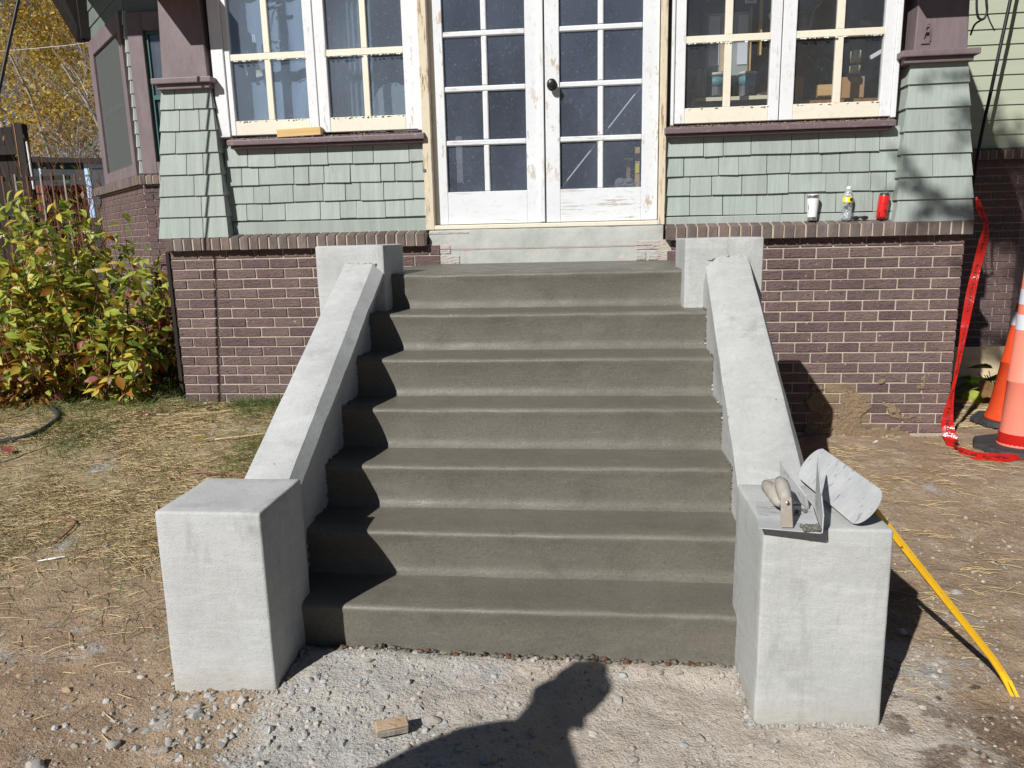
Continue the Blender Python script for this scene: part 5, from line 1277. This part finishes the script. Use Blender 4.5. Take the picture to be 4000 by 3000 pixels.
single(MB().obox((2.075, .45, 2.548), (.040, 0, .022), (0, .01, 0), (-.004, 0, .012)), 'white_bracket', 'plasticwhite', 'slanting white bracket at the right edge of the right window', 'bracket', (2.075, .45, 2.53))
# left window: driftwood mobile, shell, paper
t = thing('driftwood_mobile', (-1.85, .12, 2.67), 'driftwood stick mobile hanging behind the left window', 'mobile')
MB().tube([(-1.905, .12, 2.929), (-1.850, .12, 2.939), (-1.800, .12, 2.949)], [.010, .011, .009], 8).build('stick', M['toolwood'], t, smooth=True)
MB().tube([(-1.848, .12, 3.2), (-1.846, .12, 2.94)], .002, 5).build('cord', M['straw2'], t)
for (x1, z1) in ((-1.883, 2.826), (-1.838, 2.822), (-1.895, 2.79)): MB().tube(catmull([(-1.846, .12, 2.935), ((x1 - 1.846) / 2 - (.008 if x1 < -1.85 else 0), .12, 2.89), (x1, .12, z1)], 4), .0024, 5).build('string', M['straw2'], t)
MB().tube([(-1.838, .12, 2.822), (-1.836, .12, 2.745)], .0014, 5).build('string', M['straw2'], t)
mb = MB()
for k in range(9):
    u = k / 8; w_ = .016 * math.sin(3.14 * min(1, .15 + u * .9)); zc = 2.732 - .016 * math.sin(3.14 * u) + .010 * u
    mb.v += [(-1.904 + .086 * u, .12, zc + w_ * .5), (-1.904 + .086 * u, .112, zc - w_ * .6)]
for k in range(8): mb.f.append((2 * k, 2 * k + 1, 2 * k + 3, 2 * k + 2)); mb.m.append(0)
mb.build('shell', M['plasticwhite'], t, smooth=True, fix=False)
for (x, z) in ((-1.858, 2.685), (-1.889, 2.675)): b_ = MB(); lump(b_, (x, .12, z), .009, 0, 1, 2); b_.build('bead', M['ivory'], t, smooth=True)
single(MB().hexa(((-2.016, .105, 2.505), (-1.968, .105, 2.515), (-1.968, .107, 2.515), (-2.016, .107, 2.505), (-2.018, .105, 2.59), (-1.995, .105, 2.60), (-1.995, .107, 2.60), (-2.018, .107, 2.59))), 'paper_note', 'ivory', 'torn paper note inside the left window', 'paper', (-2.0, .1, 2.5)); single(MB().obox((-2.085, .11, 2.565), (.004, 0, 0), (0, .003, 0), (-.006, 0, .042)), 'white_sliver', 'plasticwhite', 'narrow white strip hanging inside the left window', 'strip', (-2.085, .11, 2.52))
single(MB().box(-2.020, -2.011, .10, .106, 2.725, 2.775).box(-2.006, -1.998, .10, .106, 2.722, 2.770).box(-2.02, -1.998, .106, .110, 2.74, 2.75), 'clothes_peg', 'plasticwhite', 'small white clothes peg inside the upper left pane', 'peg', (-2.01, .1, 2.72))
def drape(x0, x1, y0, z0, z1, amp, fr_):
    m_ = MB(); n = int((x1 - x0) / .012)
    for k in range(n + 1):
        x = x0 + (x1 - x0) * k / n; y = y0 + amp * math.sin(k * fr_) + amp * .7 * math.sin(k * fr_ * .37 + 1)
        m_.v += [(x, y, z0), (x, y + .006, z1)]
    for k in range(n): m_.f.append((2 * k, 2 * k + 2, 2 * k + 3, 2 * k + 1)); m_.m.append(0)
    return m_
M['bluecloth'] = surf('blue_cloth', (.28, .33, .40), (.34, .39, .455), 4, .95, ((30, .003),), stretch=(3, 1, .4))
single(drape(-2.22, -1.56, .17, 2.02, 3.19, .007, .55), 'blue_curtain', 'bluecloth', 'blue cloth hung flat behind the outer left sash', 'curtain', (-1.9, .17, 2.02), smooth=True, fix=False)
t_ = MB()
for k in range(25):
    a = math.pi * k / 24; t_.v += [(-1.115 - .155 * math.cos(a), .215, 2.26 + .20 * math.sin(a)), (-1.115 - .155 * math.cos(a), .225, 2.05)]
for k in range(24): t_.f.append((2 * k, 2 * k + 1, 2 * k + 3, 2 * k + 2)); t_.m.append(0)
single(t_, 'round_topped_board', plain('pale_board', (.27, .28, .285), .8), 'pale round topped panel leaning behind the inner left sash', 'panel', (-1.1, .22, 2.05), fix=False)
cu = MB(); 
for k in range(40):
    x = -1.50 + .26 * k / 39; y = .20 + .016 * math.sin(k * 1.1)
    cu.v += [(x, y, 2.10), (x, y + .01, 3.1)]
for k in range(39): cu.f.append((2 * k, 2 * k + 2, 2 * k + 3, 2 * k + 1)); cu.m.append(0)
single(cu, 'sheer_curtain', m_glass('sheer_cloth', (.75, .8, .85), .55, (.50, .56, .64)), 'hazy sheer curtain behind the inner left sash', 'curtain', (-1.4, .2, 2.1), smooth=True, fix=False)
# doors: leaning white rod, lumber, blanket
single(MB().tube([(-.06, .13, 1.645), (.012, .125, 1.733), (.521, .12, 2.339), (.60, .12, 2.433)], .0050, 8), 'white_rod', 'plasticwhite', 'thin white rod leaning diagonally behind the right door', 'rod', (-.06, .13, 1.645), smooth=True)
single(MB().box(.500, .530, .20, .24, 1.46, 1.986), 'timber_offcut', 'rawwood', 'upright pine offcut with a yellow sticker behind the right door', 'timber', (.515, .22, 1.46))
single(MB().box(.503, .527, .195, .1985, 1.820, 1.880), 'yellow_sticker', 'label_y', 'yellow sticker on the upright pine offcut', 'sticker', (.515, .197, 1.82))
single(MB().hexa(((.440, .24, 1.46), (.464, .24, 1.46), (.464, .27, 1.46), (.440, .27, 1.46), (.446, .24, 1.905), (.472, .24, 1.905), (.472, .27, 1.905), (.446, .27, 1.905))).box(.43, .49, .238, .272, 1.905, 1.92), 'timber_bracket', 'brownwood', 'brown T shaped timber behind the right door', 'timber', (.455, .25, 1.46))
bl = MB(); 
for k in range(24): lump(bl, (rnd(.36, .58), .24 + rnd(-.02, .08), 1.69 + .09 * random.random() * (1 if True else 0) + .05 * nz(k, 1)), rnd(.03, .06), 0, .8, 2)
single(bl, 'folded_blanket', 'cloth', 'crumpled grey blanket heaped behind the lower right door pane', 'blanket', (.46, .26, 1.66), smooth=True, fix=False)
single(MB().box(.34, .60, .20, .46, 1.46, 1.69), 'storage_bin', 'card', 'brown storage bin under the crumpled blanket', 'bin', (.47, .33, 1.46), bevel=.006)
single(MB().box(-.76, -.50, .55, .75, 1.46, 2.14), 'tall_carton', 'cloth', 'tall dull carton behind the left door', 'carton', (-.63, .65, 1.46), bevel=.006)

# ------------------------------------------------------------------ background at left
def deep_fence():
    f = thing('board_fence', (-9.0, 7.0, .3), 'red brown board fence behind the trellis', 'fence')
    x = -9.9; random.seed(12)
    while x < -8.2:
        MB().box(x, x + .088, 7.0, 7.022, .25, 2.435 + rnd(-.012, .012)).build('board', M['redwood'], f, bevel=.012); x += .094
    for z in (.7, 1.5, 2.28): MB().box(-9.9, -8.2, 7.024, 7.07, z, z + .08).build('rail', M['redwood'], f)
    for z in (2.30, 2.16): MB().box(-9.9, -8.2, 6.985, 7.0, z, z + .02).build('strap', M['darkwood'], f)
deep_fence()
f = thing('garden_trellis', (-6.0, 3.2, .3), 'garden trellis of thin pale upright stakes behind the shrub', 'trellis')
for k, x in enumerate((-6.49, -6.327, -6.176, -6.018, -5.875, -5.733, -5.599)): MB().tube([(x, 3.2, .25), (x + rnd(-.006, .006), 3.2, 2.235 + rnd(-.01, .015))], .0105, 6).build('stake', M['toolwood'] if k % 2 else M['twig'], f)
for z in (2.175, 1.75): MB().box(-6.6, -5.68, 3.212, 3.235, z, z + .045).build('crossbar', M['darkwood'], f)
sh = thing('garden_shed', (-10.5, 11, .2), 'dark garden shed with a white framed window coloured shade blue', 'shed')
MB().box(-11.42, -8.6, 10.0, 12.6, .1, 3.18).build('wall', M['shed'], sh)
MB().hexa(((-11.6, 9.85, 3.17), (-8.4, 9.85, 3.02), (-8.4, 12.8, 3.10), (-11.6, 12.8, 3.25), (-11.6, 9.85, 3.27), (-8.4, 9.85, 3.12), (-8.4, 12.8, 3.2), (-11.6, 12.8, 3.35))).build('roof', M['darkwood'], sh)
MB().box(-11.19, -11.15, 9.985, 10.0, .1, 3.17).build('corner_trim', M['shadeblue'], sh)
wn = MB().box(-10.18, -10.06, 9.97, 10.0, 2.0, 3.12).box(-10.06, -9.5, 9.97, 10.0, 3.01, 3.12).box(-9.6, -9.5, 9.97, 10, 2.0, 3.01).build('window', M['shadeblue'], sh, bevel=.01)
MB().box(-10.06, -9.6, 9.985, 9.99, 2.0, 3.01).build('pane', M['glass'], wn)
lc = thing('timber_shelter', (-8.6, 6.1, .3), 'dark timber shelter with brown corner post at the left edge', 'shelter')
MB().box(-8.41, -8.295, 5.95, 6.07, .2, 3.26).build('post', M['darkwood'], lc, bevel=.006); MB().box(-8.425, -8.412, 5.945, 6.0, .2, 3.26).build('post_trim', M['brownwood'], lc); MB().tube([(-8.265, 5.98, 2.3), (-8.272, 5.98, 3.0)], .016, 8).build('drain_pipe', M['plasticwhite'], lc)
for k in range(7): MB().box(-9.4 + k * .14, -9.268 + k * .14, 6.07, 6.10, .2, 3.25 + rnd(-.02, .02)).build('board', M['darkwood'], lc)
MB().box(-9.5, -8.35, 5.97, 6.06, 2.82, 2.95).build('beam', M['darkwood'], lc)

def branchy(mb, p, d, L, r, depth, spread, tips, nseg=4, gn=(2, 3)):
    path = [p]; q = p; dd = d.normalized()
    for k in range(nseg):
        dd = (dd + Vector((rnd(-.16, .16), rnd(-.16, .16), rnd(-.02, .14)))).normalized(); q = q + dd * (L / nseg); path.append(q)
    mb.tube(path, [r * (1 - .5 * k / nseg) for k in range(nseg + 1)], 6 if r > .02 else 4, cap=False)
    tips.append((path[-1], dd, r))
    if depth == 0: return
    for k in range(random.randint(*gn)):
        u = rnd(.3, 1.0); i = min(int(u * nseg), nseg - 1); b = path[i].lerp(path[i + 1], u * nseg - i); a = rnd(0, 6.28)
        nd = (dd + Vector((math.cos(a) * spread, math.sin(a) * spread, rnd(-.1, .4)))).normalized(); branchy(mb, b, nd, L * rnd(.5, .75), r * .52, depth - 1, spread, tips, nseg, gn)
def card(mb, p, s, m):
    a = Vector((rnd(-1, 1), rnd(-1, 1), rnd(-1, 1))).normalized(); b = a.cross(Vector((rnd(-1, 1), rnd(-1, 1), rnd(-1, 1)))).normalized()
    i = len(mb.v); mb.v += [tuple(p - a * s * .9), tuple(p + b * s * .42), tuple(p + a * s), tuple(p - b * s * .42)]; mb.f.append((i, i + 1, i + 2, i + 3)); mb.m.append(m)
YL = [m_leaf('gold_leaf', (.66, .45, .07), (.52, .34, .05)), m_leaf('yellow_green_leaf', (.46, .44, .10), (.33, .33, .08)), m_leaf('brown_gold_leaf', (.42, .27, .06), (.30, .18, .04))]
random.seed(91)
def gold_tree(x, y, H, label, nleaf, wts):
    t = thing('autumn_tree', (x, y, .3), label, 'tree', 'golden trees behind the yard'); mb = MB(); tips = []
    branchy(mb, Vector((x, y, .2)), Vector((0, 0, 1)), H * .55, .17, 0, .6, [], 5)
    for k in range(9):
        a = k * 2.4; branchy(mb, Vector((x, y, H * rnd(.18, .5))), Vector((math.cos(a), math.sin(a), rnd(.5, 1.2))), H * rnd(.25, .38), .034, 3, .8, tips, 4, (2, 3))
    mb.build('trunk', M['bark'], t, smooth=True); lf = MB()
    cl_ = [tp_[0] for tp_ in tips]
    for k in range(nleaf):
        c = random.choice(cl_); card(lf, c + Vector((random.gauss(0, .38), random.gauss(0, .38), random.gauss(0, .34))), rnd(.045, .085), random.choices((0, 1, 2), wts)[0])
    lf.build('crown', YL, t, fix=False)
gold_tree(-17.2, 17.5, 11.0, 'tall golden leaved tree at the left edge of the view', 15000, (5, 2, 2)); gold_tree(-13.6, 19.5, 11.5, 'golden leaved tree beside the bay window roof line', 15000, (5, 1.5, 2.5)); gold_tree(-15.5, 23, 13.5, 'tallest golden tree furthest behind the shed', 14000, (4, 2, 3)); gold_tree(-20.5, 24.0, 13.0, 'broad golden tree behind the timber shelter', 12000, (4, 3, 2))
gold_tree(-21.0, 12.0, 9.0, 'golden tree beyond the left edge of the view, nearest the shelter', 6000, (3, 4, 2)); gold_tree(-25.0, 4.0, 10.0, 'golden tree out of view at far left, middle of the row', 6000, (3, 4, 2)); gold_tree(-26.0, -5.0, 10.0, 'golden tree out of view at far left, end of the row', 6000, (3, 4, 2))
gold_tree(-13.2, 15.2, 6.0, 'low golden tree right behind the shed roof', 9000, (4, 1, 3))
for (x, y, lb_, sd) in ((-11.9, 12.9, 'bare pale stemmed tree left of the shed roof middle', 5), (-11.2, 13.0, 'bare pale stemmed tree above the middle of the shed roof', 6), (-12.9, 13.3, 'leaning bare tree above the shed corner', 8), (-10.6, 13.1, 'slender bare tree next to the bay window', 9)):
    random.seed(sd); t = thing('bare_tree', (x, y, .3), lb_, 'tree', 'bare pale trees behind the shed'); mb = MB(); tips = []
    branchy(mb, Vector((x, y, .2)), Vector((rnd(-.08, .08), 0, 1)), 5.8, .052, 0, .5, [], 6)
    for k in range(15): a = rnd(0, 6.28); branchy(mb, Vector((x + rnd(-.08, .08), y, rnd(2.2, 5.0))), Vector((math.cos(a), math.sin(a), rnd(.5, 1.1))), rnd(.9, 1.7), .020, 2, .75, tips, 4, (3, 4))
    mb.build('branches', M['bark'], t, smooth=True)
random.seed(14); t = thing('bare_shrub', (-6.4, 4.6, .3), 'tangled brown vine growing beside the trellis and bay wall', 'shrub'); mb = MB(); tips = []; lf = MB()
for k in range(26):
    x = rnd(-7.0, -5.75); branchy(mb, Vector((x, 4.3 + rnd(-.3, .3), .25)), Vector((rnd(-.2, .2), rnd(-.2, .2), 1)), rnd(1.0, 1.7), .012, 2, .6, tips, 4, (2, 3))
for tp_ in tips:
    if random.random() < .6: card(lf, tp_[0], rnd(.03, .06), random.choice((0, 2, 2)))
mb.build('stems', M['twig'], t, smooth=True); lf.build('leaves', [LEAFM[5], LEAFM[3], LEAFM[0]], t, fix=False)
cable([(-22, 15, 6.6), (-12, 12.5, 6.05), (-5.3, 9, 5.6)], .006, 'overhead_wire', 'thin pale overhead wire crossing in front of the golden trees', 'wire', 'reflect')

# ------------------------------------------------------------------ out of frame: the person and the tree whose shadows fall into view
random.seed(33)
pe = thing('person', (-.99, -4.675, 0), 'person in a dark shirt and jeans standing outside the frame, casting the shadow', 'person')
V = [(0, 0, .93), (0, .0, 1.08), (0, -.005, 1.24), (0, -.01, 1.335), (.02, -.005, 1.42), (.022, .012, 1.50), (.02, .015, 1.575), (.015, .010, 1.632),
     (.15, -.015, 1.330), (.225, -.02, 1.295), (.245, -.01, 1.03), (.235, .09, .82), (-.125, -.015, 1.290), (-.19, -.02, 1.235), (-.245, -.01, 1.03), (-.235, .09, .82),
     (.095, 0, .86), (.11, .01, .49), (.115, -.02, .09), (.125, .11, .035), (-.095, 0, .86), (-.11, .01, .49), (-.115, -.02, .09), (-.125, .11, .035)]
Ed = [(0, 1), (1, 2), (2, 3), (3, 4), (4, 5), (5, 6), (6, 7), (3, 8), (8, 9), (9, 10), (10, 11), (3, 12), (12, 13), (13, 14), (14, 15), (0, 16), (16, 17), (17, 18), (18, 19), (0, 20), (20, 21), (21, 22), (22, 23)]
Rr = [(.155, .11), (.145, .10), (.165, .11), (.12, .095), (.075, .072), (.086, .092), (.084, .098), (.060, .07), (.085, .08), (.062, .062), (.046, .046), (.030, .030), (.085, .08), (.062, .062), (.046, .046), (.030, .030), (.095, .09), (.065, .065), (.045, .045), (.045, .032), (.095, .09), (.065, .065), (.045, .045), (.045, .032)]
an = R_(-20); ca, sa = math.cos(an), math.sin(an)
me = bpy.data.meshes.new('body'); me.from_pydata([(x * ca - y * sa, x * sa + y * ca, z) for x, y, z in V], Ed, [])
bo = bpy.data.objects.new('body', me); COL.objects.link(bo); bo.parent = pe; me.materials.append(M['shirt'])
sk = bo.modifiers.new('skin', 'SKIN'); sk.use_smooth_shade = True
for i, r in enumerate(Rr): me.skin_vertices[0].data[i].radius = r
me.skin_vertices[0].data[0].use_root = True
sb = bo.modifiers.new('sub', 'SUBSURF'); sb.levels = 2; sb.render_levels = 2
hr = MB(); lump(hr, (-.99 + .02, -4.675 + .005, 1.60), .088, 0, 1.05, 3); hr.v = [(x, y, z) for x, y, z in hr.v]
hr.build('hair', M['hair'], pe, smooth=True, fix=False)
for s_ in (-1, 1):
    x, y = s_ * .235 * ca - .10 * sa, s_ * .235 * sa + .10 * ca; h = MB(); c = Vector((-.99 + x, -4.675 + y, .78)); h.tube([c + Vector((0, -.01, .06)), c, c + Vector((0, .012, -.06))], [.026, .040, .030], 8)
    for k in range(5): o_ = (k - 2) * .016; L = (.045, .075, .082, .076, .060)[k]; b0 = c + Vector((o_ * ca, o_ * sa + .012, -.055)) if k else c + Vector((-s_ * .034, .02, -.0)); h.tube([b0, b0 + Vector((0, .006, -L * .5)), b0 + Vector((0, .020, -L))], [.0095, .009, .007], 6)
    h.build('hand', M['skin'], pe, smooth=True)
sp = thing('conifer_tree', (3.2, -10.5, 0), 'tall conifer outside the frame whose branch shades the right corner', 'tree'); mb = MB(); nd_ = MB(); tips = []
branchy(mb, Vector((3.2, -10.5, -.1)), Vector((0, 0, 1)), 13, .24, 0, .3, [], 8)
def limb(a, b):
    pts = catmull([a, a.lerp(b, .5) + Vector((0, 0, .3)), b], 8); mb.tube(pts, [.07 - .06 * k / (len(pts) - 1) for k in range(len(pts))], 6); return pts
SPR = [m_leaf('needle_green', (.035, .065, .022), (.05, .08, .03))]
for (tx, ty, tz, dens) in ((-1.3, -6.0, 9.35, 1), (-1.1, -6.0, 9.0, 1), (-1.3, -6.0, 6.75, 1), (-1.05, -6.2, 8.6, 1), (-.9, -6.0, 8.2, 1), (-1.2, -6.3, 9.1, 1), (-1.0, -6.1, 7.3, 1), (-.6, -5.9, 7.6, 1), (-1.15, -6.35, 7.75, 1.0), (-1.55, -6.9, 7.3, .9), (-.75, -6.3, 7.2, .9), (.2, -5.9, 8.0, 1.0), (.35, -6.2, 7.0, .9)):
    pts = limb(Vector((3.2, -10.5, rnd(6.5, 8.0))), Vector((tx, ty, tz)))
    for p in pts[9:]:
        for k in range(7):
            a = rnd(0, 6.28); q = p + Vector((math.cos(a), math.sin(a), rnd(-.5, .25))) * rnd(.18, .42); mb.tube([p, q], [.008, .003], 4)
            for j in range(20): u = rnd(.2, 1.1); card(nd_, p.lerp(q, u) + Vector((rnd(-.03, .03), rnd(-.03, .03), rnd(-.03, .03))), rnd(.025, .05), 0)
for k in range(26):
    a = rnd(-1.5, 2.2); z = rnd(4, 12.5); L = (13.5 - z) * .28; e = Vector((3.2 + math.cos(a) * L, -10.5 + math.sin(a) * L * .8 - .3, z - .3)); pts = limb(Vector((3.2, -10.5, z)), e)
    for p in pts[4:]:
        for j in range(22): card(nd_, p + Vector((random.gauss(0, .16), random.gauss(0, .16), random.gauss(0, .10))), rnd(.04, .08), 0)
mb.build('trunk', M['bark'], sp, smooth=True); nd_.build('crown', SPR, sp, fix=False)

random.seed(61)  # unseen tree row, added to cut sky fill and reflect in the panes
HG = [m_leaf('hedge_leaf', (.045, .085, .025), (.07, .11, .035))]
for (x, y, H, lb_) in ((-9.0, -19, 7.0, 'unseen leafy tree added behind the camera, leftmost'), (-4.0, -20.5, 7.8, 'unseen leafy tree added behind the camera, second'), (1.5, -20, 7.2, 'unseen leafy tree added straight behind the camera'), (6.5, -19, 7.6, 'unseen leafy tree added behind the camera, to the right'), (11.0, -18, 7.0, 'unseen leafy tree added behind the camera, rightmost')):
    t = thing('added_tree', (x, y, 0), lb_, 'tree', 'unseen trees added behind the camera'); mb = MB(); lf = MB(); tips = []
    branchy(mb, Vector((x, y, -.1)), Vector((0, 0, 1)), H * .6, .2, 0, .5, [], 5)
    for k in range(8): a = k * 2.4; branchy(mb, Vector((x, y, H * rnd(.15, .4))), Vector((math.cos(a), math.sin(a), rnd(.4, 1))), H * rnd(.25, .36), .06, 2, .8, tips, 4, (2, 3))
    for k in range(3200): c = random.choice(tips)[0]; card(lf, c + Vector((random.gauss(0, .55), random.gauss(0, .55), random.gauss(0, .5))), rnd(.14, .26), 0)
    mb.build('trunk', M['bark'], t, smooth=True); lf.build('crown', HG, t, fix=False)
